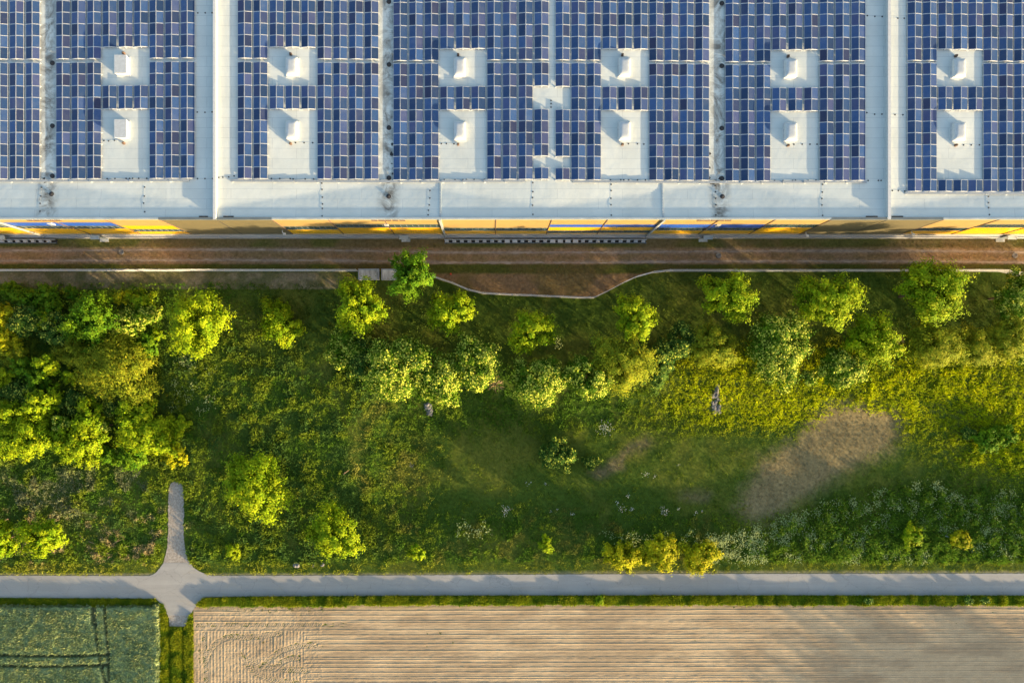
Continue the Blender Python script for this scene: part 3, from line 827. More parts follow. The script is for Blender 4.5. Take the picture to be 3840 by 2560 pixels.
pmL, pmR = panel_mesh(-1), panel_mesh(1)
frame_cache = {}
PITCH = 43.72*(CAM_H-12.95)/FPX
def frame_mesh(n):
    if n in frame_cache: return frame_cache[n]
    mb = MB(); zr = PW*math.sin(TILT)
    for k in range(n+1):
        y = k*PITCH; hw = .036
        for s in (-1, 1):
            a = (0, zr-.012); b = (s*(PW*math.cos(TILT)+.10), -.012)
            vs = [(a[0], y-hw, a[1]-.05), (b[0], y-hw, b[1]-.05), (b[0], y+hw, b[1]-.05), (a[0], y+hw, a[1]-.05), (a[0], y-hw, a[1]+.025), (b[0], y-hw, b[1]+.025), (b[0], y+hw, b[1]+.025), (a[0], y+hw, a[1]+.025)]
            fs = [(0,3,2,1),(4,5,6,7),(0,1,5,4),(1,2,6,5),(2,3,7,6),(3,0,4,7)]
            if s < 0: fs = [tuple(reversed(q)) for q in fs]
            mb.add(vs, fs)
            mb.box(s*.98-.05, s*.98+.05, y-.09, y+.09, -.17, -.06)
        mb.box(-.04, .04, y-.05, y+.05, -.17, zr-.06)
    mb.box(-.02, .02, 0, n*PITCH, zr-.02, zr+.01)
    frame_cache[n] = mb.mesh('mounting_frame', M['alu'])
    return frame_cache[n]
NUM = ['first','second','third','fourth','fifth','sixth','seventh','eighth','ninth','tenth','eleventh','twelfth']
def solar_row(px, py_bot, n, label):
    """n tents long; px is the ridge, py_bot the lower end, in photo pixels"""
    zb = 12.95
    x, y, _ = at(px, py_bot, zb+.1)
    z = float(roof_z(x, y+1.5))+.17
    t = thing('solar_panel_row', label, 'solar panels', (x, y, z), 'solar panel rows on the roof')
    link('mounting_frame', frame_mesh(n), t)
    for k in range(n):
        yy = k*PITCH+(PITCH-PL)/2
        link('solar_panel', pmL, t, (0, yy, 0)); link('solar_panel', pmR, t, (0, yy, 0))
    return t
# block: (name, ridges, pad columns, lower end of the upper rows, lower end of the lower rows, rows below the cross gap)
BL = [('left-edge', [-7, 53, 114], [], 216.5, 668, 10, -1),
      ('second', [228.6,287.8,347,406,466.5,525,583.7,643,702], [3,4,5], 216.5, 668, 10, -1),
      ('third', [916,975,1035.5,1094.7,1154,1214,1273.5,1332.3,1391], [2,3,4], 217.5, 669, 10, -1),
      ('fourth', [1499.6,1558.8,1617.5,1676,1735.5,1794,1852.9,1911.8,1971.5,2031], [3,4,5], 223, 671.5, 10, 9),
      ('fifth', [2110,2169,2228,2287,2345.5,2404.5,2463,2521,2579,2637], [3,4,5], 224.5, 673.5, 10, 0),
      ('sixth', [2750.6,2808.6,2867,2926,2986,3045,3103.5,3162,3221.5], [3,4,5], 227, 676, 10, -1),
      ('rightmost', [3432,3490,3548.6,3606.5,3663.7,3721,3780,3837.5], [2,3,4], 226, 716.5, 11, -1)]
PP = 43.72
for name, xs, pads, yu, yl, nl, mid in BL:
    for i, px in enumerate(xs):
        who = f'{NUM[i]} from left in {name} block'
        top = yl - nl*PP
        if i in pads:
            solar_row(px, yu-PP*.99, 5, f'long blue panel row above the upper skylight, {who}')
            solar_row(px, top+4*PP, 2, f'short two-panel-long blue row between skylights, {who}')
            if name == 'rightmost': solar_row(px, yl, 1, f'single blue panel pair below the lower skylight, {who}')
        elif i == mid:
            solar_row(px, yu, 6, f'blue panel row beside the central aisle, above the gap, {who}')
            solar_row(px, top+2*PP, 2, f'short blue row above the cross-shaped gap, {who}')
            solar_row(px+(-1 if mid else 0), top+8*PP, 4, f'four-long blue row in the cross-shaped gap, {who}')
            solar_row(px, yl, 1, f'single blue panel pair at the foot of the aisle, {who}')
        else:
            solar_row(px, yu, 6, f'blue panel row above the narrow cross gap, {who}')
            solar_row(px, yl, nl, f'blue panel row below the narrow cross gap, {who}')

# ------------------------------------------------------------------ things on the ground by the building
def rack(px0, px1, pitch, big, lab):
    """long low steel rack with white covers"""
    y0, y1 = at(0, 911, .9)[1], at(0, 897, .9)[1]
    xa, xb = at(px0, 0, .9)[0], at(px1, 0, .9)[0]
    t = thing('equipment_rack', lab, 'rack', ((xa+xb)/2, (y0+y1)/2, 0), 'racks at the foot of the facade')
    cx, cy = (xa+xb)/2, (y0+y1)/2
    mb = MB(); mb.box(xa-cx, xb-cx, y0-cy, y0-cy+.10, .45, .75); mb.box(xa-cx, xb-cx, y1-cy-.12, y1-cy, .75, 1.0, 1); mb.box(xa-cx+.02, xb-cx-.02, y0-cy+.10, y1-cy-.12, .30, .36, 2)
    n = int((xb-xa)/2.4)
    for k in range(n+1):
        x = xa-cx+.1+(xb-xa-.2)*k/n
        mb.box(x-.04, x+.04, y0-cy+.02, y0-cy+.08, 0, .45, 2); mb.box(x-.04, x+.04, y1-cy-.1, y1-cy-.02, 0, .75, 2)
    link('frame', mb.mesh('frame', [M['coping_dark'], M['steel'], M['dark']]), t)
    k = 0; px = px0+9
    while px < px1-4:
        x = at(px, 0, .9)[0]-cx
        c_ = MB()
        if k in big: c_.box(-.40, .40, y0-cy+.02, y1-cy-.08, .95, 1.12); c_.box(-.38, .38, y0-cy+.05, y1-cy-.2, .5, .949)
        else: c_.frustum(-.31, .31, y0-cy+.13, y0-cy+.40, .55, .90, .04); c_.box(-.30, .30, y1-cy-.22, y1-cy-.10, 1.002, 1.06)
        link('cover', c_.mesh('cover', M['dome']), t, (x, 0, 0))
        k += 1; px += pitch
    return t
rack(1666, 2426, 28.4, (8, 9, 14, 15, 16, 17), 'long low rack with white covers below the central joint of the facade')
rack(-500, 206, 29.2, (), 'low rack with slanting white covers at the left end of the facade')
# manholes in the track
for px, py, lab in ((455, 944.5, 'round concrete manhole on the track, near the sunlit patch at the left'), (2695, 957.5, 'round concrete manhole on the track, beyond the fence bulge to its right'), (3806, 957.5, 'round concrete manhole on the track, at the right edge of the view'), (1585, 959, 'flat dark manhole cover on the track beside the tall green tree')):
    x, y, _ = at(px, py, .05)
    t = thing('manhole', lab, 'manhole', (x, y, 0), 'manholes in the service track')
    mb = MB(); mb.ring(0, 0, 0, .30, .44, .10, 20); link('collar', mb.mesh('collar', M['stone']), t)
    mb = MB(); mb.tube([(0,0,.0),(0,0,.06)], .295, 18); link('lid', mb.mesh('lid', M['stone' if px != 1585 else 'dark']), t)
# concrete slabs at the fence
for (xa, xb), lab in (((1344, 1421), 'weathered grey concrete slab cover set in the fence line'), ((1431, 1490), 'grey concrete slab cover half hidden under the tall green tree')):
    x0, y0, _ = at(xa, 1049, .6); x1, y1, _ = at(xb, 1009, .6)
    mb = MB(); mb.box(x0, x1, y0, y1, -.2, .55, 0)
    e = .09
    mb.box(x0-.04, x1+.04, y1-e, y1+.05, .552, .68, 1); mb.box(x0-.04, x0+e, y0, y1-e-.003, .552, .64, 1); mb.box(x1-e, x1+.04, y0, y1-e-.003, .552, .64, 1); mb.box(x0+e+.003, x1-e-.003, y0-.03, y0+e, .552, .64, 1)
    solid_thing('concrete_slab', mb, [M['concrete'], M['steel']], lab, 'concrete slab')

# fences of welded wire panels
def fence(pts, lab, H=2.45, solid=False):
    w3 = [at(a, b, 0)[:2] for a, b in pts]
    t = thing('fence', lab, 'fence', (w3[0][0], w3[0][1], 0), 'wire fences')
    ox, oy = w3[0]
    pm = MB(); pm.box(-.03, .03, -.02, .02, 0, H+.06); pm.box(-.04, .04, -.03, .03, H+.062, H+.09); postm = pm.mesh('post', M['fence'])
    cache = {}
    for (ax, ay), (bx, by) in zip(w3[:-1], w3[1:]):
        L = math.hypot(bx-ax, by-ay); key = round(L, 1)
        if key not in cache:
            mb = MB(); q = .009
            for z in np.arange(.08, H, .2): mb.box(.03, key-.03, -.018, -.006, z, z+.016); mb.box(.03, key-.03, .006, .018, z, z+.016)
            for x in np.arange(.06, key-.05, .085): mb.box(x, x+q, -.0055, .0055, .04, H)
            cache[key] = mb.mesh('wire_panel', M['fence'])
        o = link('wire_panel', cache[key], t, (ax-ox, ay-oy, 0)); o.rotation_euler.z = math.atan2(by-ay, bx-ax); o.scale.x = L/key
    for a, b in w3:
        link('post', postm, t, (a-ox, b-oy, 0))
    return t
fence(FENCE_W, 'straight grey wire fence above the dry strip, ending at the concrete slabs')
fence([(1490,1016)]+FENCE_E[1:], 'grey wire fence bulging around the brown bay, right of the tall tree')
mb = MB()
n = 10
for i in range(n):
    th0 = math.pi*i/n-math.pi/2
ball = bpy.data.meshes.new('ball')
import bmesh
bm = bmesh.new(); bmesh.ops.create_icosphere(bm, subdivisions=2, radius=.16); bm.to_mesh(ball); bm.free(); ball.materials.append(M['red'])
ball.polygons.foreach_set('use_smooth', [True]*len(ball.polygons))
tag(link('ball', ball, None, (*at(1690, 1027, .16)[:2], .16)), 'small red ball lying on the brown grass inside the fence', 'ball')

# stones and pipe outlets on the bank
def stone_mesh(seed):
    r = np.random.RandomState(seed); bm = bmesh.new(); bmesh.ops.create_icosphere(bm, subdivisions=2, radius=1.0)
    ph = r.rand(6)*6
    for v in bm.verts:
        c = v.co; k = 1+.16*math.sin(2.3*c.x+ph[0])+.14*math.sin(2.9*c.y+ph[1])+.1*math.sin(3.7*c.z+ph[2])
        v.co = (c.x*k, c.y*k*.85, c.z*k*.6)
    me = bpy.data.meshes.new('stone'); bm.to_mesh(me); bm.free(); me.materials.append(M['stone']); return me
stm = [stone_mesh(s) for s in range(6)]
def stones(cx, y0, y1, wd, n, lab, grp, seed, smin=.16, smax=.42):
    r = np.random.RandomState(seed)
    for i in range(n):
        py = y0+(y1-y0)*r.rand(); px = cx+(r.rand()-.5)*2*wd*(1-.3*(py-y0)/(y1-y0))
        x, y, _ = at(px, py, -.6); z = float(tz(x, y)); s = smin+(smax-smin)*r.rand()**1.6
        x, y, _ = at(px, py, z)
        o = link('stone', stm[r.randint(6)], None, (x, y, float(tz(x, y))+s*.3)); o.scale = (s, s*(.8+.3*r.rand()), s); o.rotation_euler = (r.rand()*.4, r.rand()*.4, r.rand()*6)
        tag(o, lab, 'stone', grp)
stones(1607, 1512, 1556, 15, 34, 'pale grey stone in the pile below the dark blossoming bushes', 'stones of the left pile', 1)
stones(2685, 1478, 1548, 18, 46, 'pale grey stone in the pile below the slanted pipe outlet', 'stones of the right pile', 2)
stones(1112, 2108, 2124, 6, 3, 'pale stone in the grass on the left end of the scatter by the road', 'stones by the road', 8)
stones(1180, 2113, 2124, 40, 9, 'small pale stone in the grass beside the road edge', 'stones by the road', 9, .08, .28)
stones(1546, 1728, 1752, 12, 6, 'grey stone on the bare spot in the middle of the meadow', 'stones of the bare spot', 10, .1, .22)
x, y, _ = at(2684, 1467, -.3); z = float(tz(x, y))
t = thing('pipe_outlet', 'slanted concrete pipe outlet at the head of the right stone pile', 'pipe', (x, y, z))
mb = MB()
n = 22; vs = []
for k in range(n):
    a = 2*math.pi*k/n; c, s = math.cos(a), math.sin(a)
    for r_ in (.26, .36):
        vs += [(r_*c, 1.1, .35+r_*s), (r_*c, -.25-.9*(.5-.5*s*r_/.36), .35+r_*s)]
fs = []
for k in range(n):
    a = 4*k; b = 4*((k+1) % n)
    fs += [(a, b, b+1, a+1), (a+2, a+3, b+3, b+2), (a+1, b+1, b+3, a+3)]
mb.add(vs, fs); link('pipe', mb.mesh('pipe', M['stone']), t).rotation_euler = (math.radians(-12), 0, math.radians(-12))

# ------------------------------------------------------------------ leaves, crowns, trees
PAL = {'L': ((.14,.25,.005), (.28,.36,.008)), 'G': ((.055,.155,.006), (.13,.23,.008)), 'D': ((.050,.125,.006), (.11,.20,.008)),
       'W': ((.13,.19,.010), (.31,.34,.018)), 'Y': ((.26,.29,.006), (.38,.38,.010)), 'B': ((.035,.10,.014), (.08,.15,.020))}
LIT_BLOOM = np.array([.46,.52,.07])  # pale tone of sunlit leaf tips and blossom, painted on upper leaves
def leaf_quads(r, P, Dr, size, aspect, up=.35):
    """rhombic leaves at P, growing roughly along Dr"""
    n = len(P)
    # Dr is the way the leaf faces: outwards from its twig, a little upwards
    nr = Dr + r.normal(0, .42, (n, 3)) + np.array([0, 0, up]); nr /= np.linalg.norm(nr, axis=1)[:, None]+1e-9
    d = np.cross(nr, r.normal(0, 1, (n, 3))); d /= np.linalg.norm(d, axis=1)[:, None]+1e-9
    s = np.cross(nr, d)
    L = size*(.7+.6*r.rand(n))[:, None]; W = L*aspect
    a = P - d*L*.5; c = P + d*L*.5; m = P + d*L*.05
    nn_ = np.cross(s, d)*L*.08
    return np.stack([a, m+s*W*.5+nn_, c, m-s*W*.5+nn_], 1).reshape(-1, 3), np.arange(4*n).reshape(-1, 4)

def crown_mesh(seed, R, Hc, kind, dens=1.0):
    """leaf clumps on branch ends in an uneven crown centred at the origin; Hc = half height"""
    r = np.random.RandomState(seed)
    lob = r.rand(4)*6.28
    ncl = int((22+R*R*7.0)*dens*(1.35 if kind in 'DBW' else 1))
    d = r.normal(0, 1, (ncl, 3)); d[:, 2] = np.abs(d[:, 2])*.9-.25
    d /= np.linalg.norm(d, axis=1)[:, None]
    az = np.arctan2(d[:, 1], d[:, 0])
    lobe = 1+.16*np.sin(2*az+lob[3])+.15*np.sin(3*az+lob[0])+.12*np.sin(5*az+lob[1])+.10*np.sin(9*az+lob[2])
    rr = (.38+.64*r.rand(ncl)**.5)*lobe*(.93+.14*r.rand(ncl))
    cen = d*rr[:, None]*np.array([R*.86, R*.86, Hc*.9])
    per = int(96*max(.75, min(1.25, R/2.6)))
    if kind == 'W': stretch, size, asp, rad = 2.6, .40, .26, .13
    elif kind == 'D' or kind == 'B': stretch, size, asp, rad = 1.1, .30, .66, .14
    else: stretch, size, asp, rad = 2.1, .34, .55, .125
    if R < 1.3: size *= .72
    clr = (R*rad+.12)*(.7+.6*r.rand(ncl))
    ax = d + np.array([0, 0, .45]); ax /= np.linalg.norm(ax, axis=1)[:, None]
    o = np.clip(r.normal(0, .5, (ncl, per, 3)), -1.0, 1.0)
    al = (o*ax[:, None, :]).sum(-1, keepdims=True)
    o = o + ax[:, None, :]*al*(stretch-1)
    P = (cen[:, None, :]+o*clr[:, None, None]).reshape(-1, 3)
    on = o.reshape(-1, 3); on = on/(np.linalg.norm(on, axis=1)[:, None]+1e-6)
    Dr = np.repeat(ax, per, 0)*.8+on*.9
    V, F = leaf_quads(r, P, Dr, size, asp, .15)
    c0, c1 = [np.array(q) for q in PAL[kind]]
    tcl = np.repeat(r.rand(ncl), per); tl = r.rand(len(P))
    col = c0*(1-tcl)[:, None]+c1*tcl[:, None]
    col = col*(.70+.6*tl)[:, None]
    col[:, 0] *= .85+.3*r.rand(len(P))
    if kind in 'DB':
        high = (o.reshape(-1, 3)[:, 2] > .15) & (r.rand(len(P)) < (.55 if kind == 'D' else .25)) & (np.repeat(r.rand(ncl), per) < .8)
        col[high] = LIT_BLOOM*(.75+.5*r.rand(high.sum()))[:, None]
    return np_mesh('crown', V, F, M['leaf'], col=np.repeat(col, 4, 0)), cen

def plant(px, py, r_px, hc, kind, label, cat='tree', group=None, seed=None, name=None, flat=1.0, dens=1.0):
    """px, py, r_px in photo pixels; hc = height of the crown's centre"""
    seed = seed if seed is not None else int(px*7+py*13) % 99991
    g0 = float(tz(*at(px, py, 0)[:2]))
    x, y, zc = at(px, py, g0+hc)
    R = r_px*(CAM_H-zc)/FPX
    if kind in 'DB' and r_px > 40: R *= 1.13
    g0 = float(tz(x, y))
    t = thing(name or ('tree' if cat == 'tree' else 'shrub'), label, cat, (x, y, g0), group)
    Hc = min(hc*.93, R*1.2)*flat
    me, cen = crown_mesh(seed, R, Hc, kind, dens)
    link('crown', me, t, (0, 0, hc))
    mb = MB(); r = np.random.RandomState(seed+5)
    tr = .035+.02*hc
    mb.tube([(0, 0, -.1), (.03, .02, hc*.4), (.0, .05, hc*.95)], [tr*1.3, tr, tr*.55], 7)
    idx = r.choice(len(cen), min(9, len(cen)), replace=False)
    for i in idx:
        c = cen[i]; z0 = hc*(.35+.4*r.rand())
        mb.tube([(0, 0, z0), (c[0]*.45, c[1]*.45, z0+(hc+c[2]-z0)*.6), (c[0]*.9, c[1]*.9, hc+c[2]*.9)], [tr*.5, tr*.32, tr*.12], 5)
    link('trunk' if cat == 'tree' else 'stem', mb.mesh('trunk', M['bark']), t)
    return t
o_ = OV
TREES = [  # overview x, y, crown radius, centre height, kind, label
 (458,743,62,5.8,'L','bright lime tree standing alone to the right of the left thicket'),
 (643,742,46,1.4,'L','smaller lime tree on the open meadow below the wire fence'),
 (945,633,47,8.6,'G','tall fresh green tree leaning over the fence and the wheel track'),
 (1037,717,46,5.9,'L','round green tree below the start of the fence bulge'),
 (829,706,53,6.3,'L','large lime tree below the concrete slabs'),
 (1221,760,46,5.2,'L','green tree alone under the lowest part of the fence bulge'),
 (1459,730,46,6.1,'L','green tree where the fence climbs back, right of the bulge'),
 (1672,682,53,6.6,'L','lime and green tree close under the straight right fence'),
 (1900,690,58,6.6,'L','broad green tree, second from the right along the fence'),
 (2135,668,62,7.7,'L','largest tree, overlapping the fence near its right corner'),
 (2330,678,42,5.5,'D','dark tree under the right fence corner, cut by the view edge'),
 (1785,795,65,5.2,'D','dark blossoming tree above the bright grass slope'),
 (2000,780,52,4.8,'L','yellow green tree left of the silvery willow bushes'),
 (2138,792,51,4.2,'W','first silvery willow bush of the row of three at the right'),
 (2232,797,43,3.4,'W','middle silvery willow bush of the row of three at the right'),
 (2308,772,43,4.2,'W','last silvery willow bush of the row of three at the right'),
 (2350,800,28,2.6,'D','dark bush at the right edge below the last willow bush'),
 (800,785,45,2.4,'D','dark glossy tree tucked under the large lime tree'),
 (845,822,39,2.0,'B','blue green bush between two blossoming trees'),
 (917,842,63,5.2,'D','widest dark blossoming tree in the centre left cluster'),
 (1010,872,50,4.6,'D','dark blossoming tree just above the left stone pile'),
 (1097,834,48,5.0,'D','round dark blossoming tree with a bare bush at its foot'),
 (1240,874,51,4.8,'D','round dark blossoming tree standing alone in the middle'),
 (1352,868,45,4.6,'D','blossoming dark tree at the left of the central clump'),
 (1425,835,60,5.2,'W','olive feathery tree in the centre of the central clump'),
 (1500,838,41,3.4,'B','pale grey green bush at the right of the central clump'),
 (1562,788,35,3.4,'B','small dark bush with cream leaves right of the central clump'),
 (1632,795,45,4.2,'W','golden feathery bush at the top of the bright slope'),
 (1932,845,41,3.1,'D','dark blossoming bush below the yellow green tree'),
 (1912,822,20,2.0,'W','little feathery bush above the lowest dark blossoming bush'),
 (1858,868,18,1.3,'D','low dark bush between two blossoming trees at the right'),
 (1280,1043,34,1.9,'B','round grey green bush with a yellow side, alone on the meadow'),
 (1358,1062,17,1.0,'B','small dark bush beside the round grey green bush'),
 (590,1112,68,4.4,'L','big lime tree right of the gravel path'),
 (768,1222,52,4.0,'L','lime tree near the road, lower right of the big lime tree'),
 (953,1268,18,1.4,'L','sapling near the road, left one of the two small saplings'),
 (1253,1250,16,1.3,'L','smallest round sapling near the road, in the middle'),
 (536,1265,15,1.0,'L','tiny golden sapling right of the gravel path by the road'),
 (97,1231,42,3.0,'L','round lime tree in the lower left meadow'),
 (8,1240,34,3.0,'L','lime tree cut by the left edge, lower one of the pair'),
 (-4,1198,20,2.4,'L','lime tree cut by the left edge, upper one of the pair'),
 (110,1262,0,0.0,'L',''),
 (1425,1272,36,1.7,'Y','low golden bush by the road, left of the feathery pair'),
 (1520,1262,38,2.2,'Y','feathery golden bush by the road, middle of three'),
 (1605,1274,36,1.9,'Y','feathery golden bush by the road, right one of three'),
 (1472,1280,18,1.1,'Y','small golden bush squeezed between two golden bushes by the road'),
 (2093,1233,24,.7,'L','small yellow bush inside the white flowering slope'),
 (2203,1238,20,.6,'Y','ring shaped yellow bush beside the grey post'),
 (2268,1008,30,0.9,'G','dark low bush on the grass at the right, above the slope'),
 (2310,1000,22,0.8,'G','darker low bush at the right, next to the larger one'),
 (2225,995,16,0.6,'B','small dark weed clump left of the low bushes at the right'),
]
for a, b, rr_, hc, kd, lab in TREES:
    if rr_ == 0: continue
    big = rr_ > 34
    plant(a*o_, b*o_, rr_*o_*1.06, hc, kd, lab, 'tree' if ('tree' in lab or 'sapling' in lab) else 'shrub', None)
# thicket at the left
TH = [
 (16,722,25,2.4,'Y','golden bush at the left edge, topmost of the golden ones'),
 (10,765,22,2.2,'Y','golden bush at the left edge, second of the golden ones'),
 (30,795,24,2.0,'Y','golden bush at the left edge, third of the golden ones'),
 (32,820,28,1.7,'W','olive feathery bush below the golden bushes of the left edge'),
 (111,678,24,2.2,'G','green bush touching the dry strip, upper left of the thicket'),
 (70,690,30,2.0,'G','dark green bush in the upper left corner of the thicket'),
 (168,674,15,1.7,'G','little green bush just under the dry strip'),
 (30,672,24,1.6,'G','green bush under the bend of the dry strip'),
 (65,735,36,2.4,'B','broad blue green bush in the upper thicket'),
 (123,712,26,2.4,'G','green bush between the broad blue green and the big green one'),
 (109,738,18,2.9,'L','small yellow tipped bush amid the upper thicket'),
 (132,757,34,2.4,'B','blue green bush left of the big green tree of the thicket'),
 (214,733,56,3.9,'G','biggest green tree of the upper thicket'),
 (277,683,16,2.6,'Y','golden topped sprig, left of the three at the top of the thicket'),
 (301,678,14,2.4,'L','lime sprig between two others at the top of the thicket'),
 (331,686,24,2.6,'L','lime bush, right of the three at the top of the thicket'),
 (338,724,25,2.5,'D','cream blossoming bush in the upper right of the thicket'),
 (290,742,34,2.2,'D','dark bush with few blossoms left of the cream one'),
 (362,768,12,1.5,'L','tiny lime bush at the right rim of the thicket'),
 (338,792,28,1.5,'G','low green bush above the olive tree'),
 (170,808,34,2.2,'W','olive bush in the dark middle of the thicket'),
 (217,802,26,1.6,'G','shaded green bush under the biggest green tree'),
 (115,835,25,2.7,'L','yellow tipped bush in the middle of the thicket'),
 (54,842,25,2.0,'G','olive green bush at the left, below the olive feathery one'),
 (92,868,28,2.0,'G','shaded green bush in the lower middle of the thicket'),
 (164,862,18,2.2,'L','small lime bush left of the olive tree'),
 (8,866,22,2.0,'L','lime bush cut by the left edge, mid height of the thicket'),
 (277,852,74,3.7,'W','large olive feathery tree at the right of the thicket'),
 (14,905,28,1.4,'B','shaded blue green bush at the left edge of the thicket'),
 (60,905,30,1.3,'B','shaded blue green bush beside the lime tree of the lower thicket'),
 (100,925,36,3.0,'L','lime bush leading the lower bright belt, upper one'),
 (22,948,34,2.6,'L','lime bush at the left edge of the lower bright belt'),
 (76,998,50,2.6,'L','wide lime bush in the lower bright belt'),
 (30,1012,42,2.2,'L','lime bush at the lower left corner of the bright belt'),
 (150,1008,34,2.4,'L','lime bush in the middle of the lower bright belt'),
 (198,1012,50,2.6,'L','broad lime bush right of the middle of the bright belt'),
 (208,958,36,2.7,'L','lime bush in the second rank of the bright belt'),
 (143,972,20,2.9,'D','cream blossoming sprig amid the bright belt'),
 (236,978,14,2.9,'D','little cream blossoming sprig right of the other one'),
 (166,930,32,1.3,'B','shaded bush behind the bright belt, left one'),
 (252,915,34,1.3,'B','shaded bush behind the bright belt, under the olive tree'),
 (314,942,44,3.0,'L','golden lime bush below the olive tree'),
 (332,996,48,2.6,'L','wide lime bush at the right end of the bright belt'),
 (372,1010,36,1.9,'L','lime bush on the outer right rim of the bright belt'),
 (410,975,26,1.1,'L','low yellow green bush right of the bright belt'),
 (300,1045,32,1.5,'G','green bush below the right end of the bright belt'),
 (400,1048,26,1.0,'Y','golden weed bush above the end of the gravel path'),
 (166,1040,28,1.3,'L','low lime bush at the foot of the bright belt'),
 (245,1045,24,1.2,'G','low green bush at the foot of the bright belt'),
]
for a, b, rr_, hc, kd, lab in TH:
    plant(a*o_, b*o_, rr_*o_, hc, kd, lab, 'tree' if ' tree' in lab.split(' of ')[0].split(' left')[0].split(' below')[0].split(' beside')[0].split(' under')[0].split(' above')[0] else 'shrub', 'plants of the left thicket')
# bare bushes and fallen wood
def twigs(px, py, r_px, n, h, lab, cat, seed, name, up=.35, mat='bark'):
    r = np.random.RandomState(seed); x, y, _ = at(px, py, 0); z = float(tz(x, y)); x, y, _ = at(px, py, z); R = r_px/23.27
    mb = MB()
    for k in range(n):
        a = 6.283*k/n+r.rand()*.5; L = R*(.6+.5*r.rand()); q = up*(.4+r.rand())
        p1 = (L*.5*math.cos(a), L*.5*math.sin(a), L*q*.7+.05); p2 = (L*math.cos(a+.15), L*math.sin(a+.15), L*q+.05)
        mb.tube([(0, 0, 0), p1, p2], [.03, .022, .008], 4)
        for j in range(3):
            b = a+(r.rand()-.5)*1.3; mb.tube([p1, (p1[0]+L*.45*math.cos(b), p1[1]+L*.45*math.sin(b), p1[2]+.2*r.rand())], [.015, .005], 3)
    return solid_at(mb, name, mat, lab, cat, (x, y, z))
def solid_at(mb, name, mat, lab, cat, loc):
    o = mb.build(name, M[mat], None, loc); return tag(o, lab, cat)
M['straw'] = noise_col('dry_wood', (.30,.20,.12), (.50,.36,.22), scale=4, rough=.9)
M['palewood'] = noise_col('bleached_leaf', (.50,.48,.28), (.68,.64,.42), scale=4, rough=.8)
twigs(1858, 1440, 34, 26, 1, 'bare brown bush at the foot of the round blossoming tree', 'bare bush', 1, 'bare_bush', .5, 'straw')
twigs(3366, 1272, 22, 18, 1, 'bare rust coloured bush between two willow bushes and the yellow tree', 'bare bush', 2, 'bare_bush', .5, 'straw')
twigs(512, 1772, 21, 11, 1, 'star shaped pale plant at the foot of the thicket', 'plant', 3, 'plant', .25, 'palewood')
mb = MB(); mb.tube([(-.45,-.35,.25),(0,.05,.32),(.42,.35,.3)], [.06,.05,.03], 6); mb.tube([(-.1,0,.3),(-.35,-.1,.35)], [.035,.015], 5)
x, y, _ = at(1300, 1769, 0); solid_at(mb, 'branch', 'straw', 'pale fallen branch on the weeds in the middle of the meadow', 'branch', (x, y, float(tz(x, y))+.05))
mb = MB(); mb.box(-.45, .45, -.09, .09, .35, .47); mb.box(-.40, -.32, -.04, .04, -.3, .35); mb.box(.32, .40, -.04, .04, -.3, .35)
x, y, _ = at(3558, 2013, .3); o = solid_at(mb, 'marker_post', 'alu', 'small grey metal frame lying beside the ring shaped yellow bush', 'marker', (x, y, float(tz(x, y)))); o.rotation_euler.z = -.35
r_ = random.Random(4)
for i, (px, py, ang, L) in enumerate([(300,2010,-.6,1.6),(345,2035,-.3,1.4),(440,2030,.45,2.2),(470,2050,.2,1.2),(400,2075,-.25,1.9),(410,2090,.5,1.0),(520,2060,.9,1.1)]):
    x, y, _ = at(px, py, .4); mb = MB(); dx, dy = math.cos(ang)*L/2, math.sin(ang)*L/2
    mb.tube([(-dx,-dy,.2),(0,.06,.42),(dx,dy,.3)], [.04,.03,.012], 5); mb.tube([(0,.06,.42),(dx*.5-.2,dy*.5+.3,.5)], [.02,.006], 4)
    tag(mb.build('branch', M['straw'], None, (x, y, 0)), 'dry fallen branch among the straw left of the gravel path', 'branch', 'dry branches left of the gravel path')

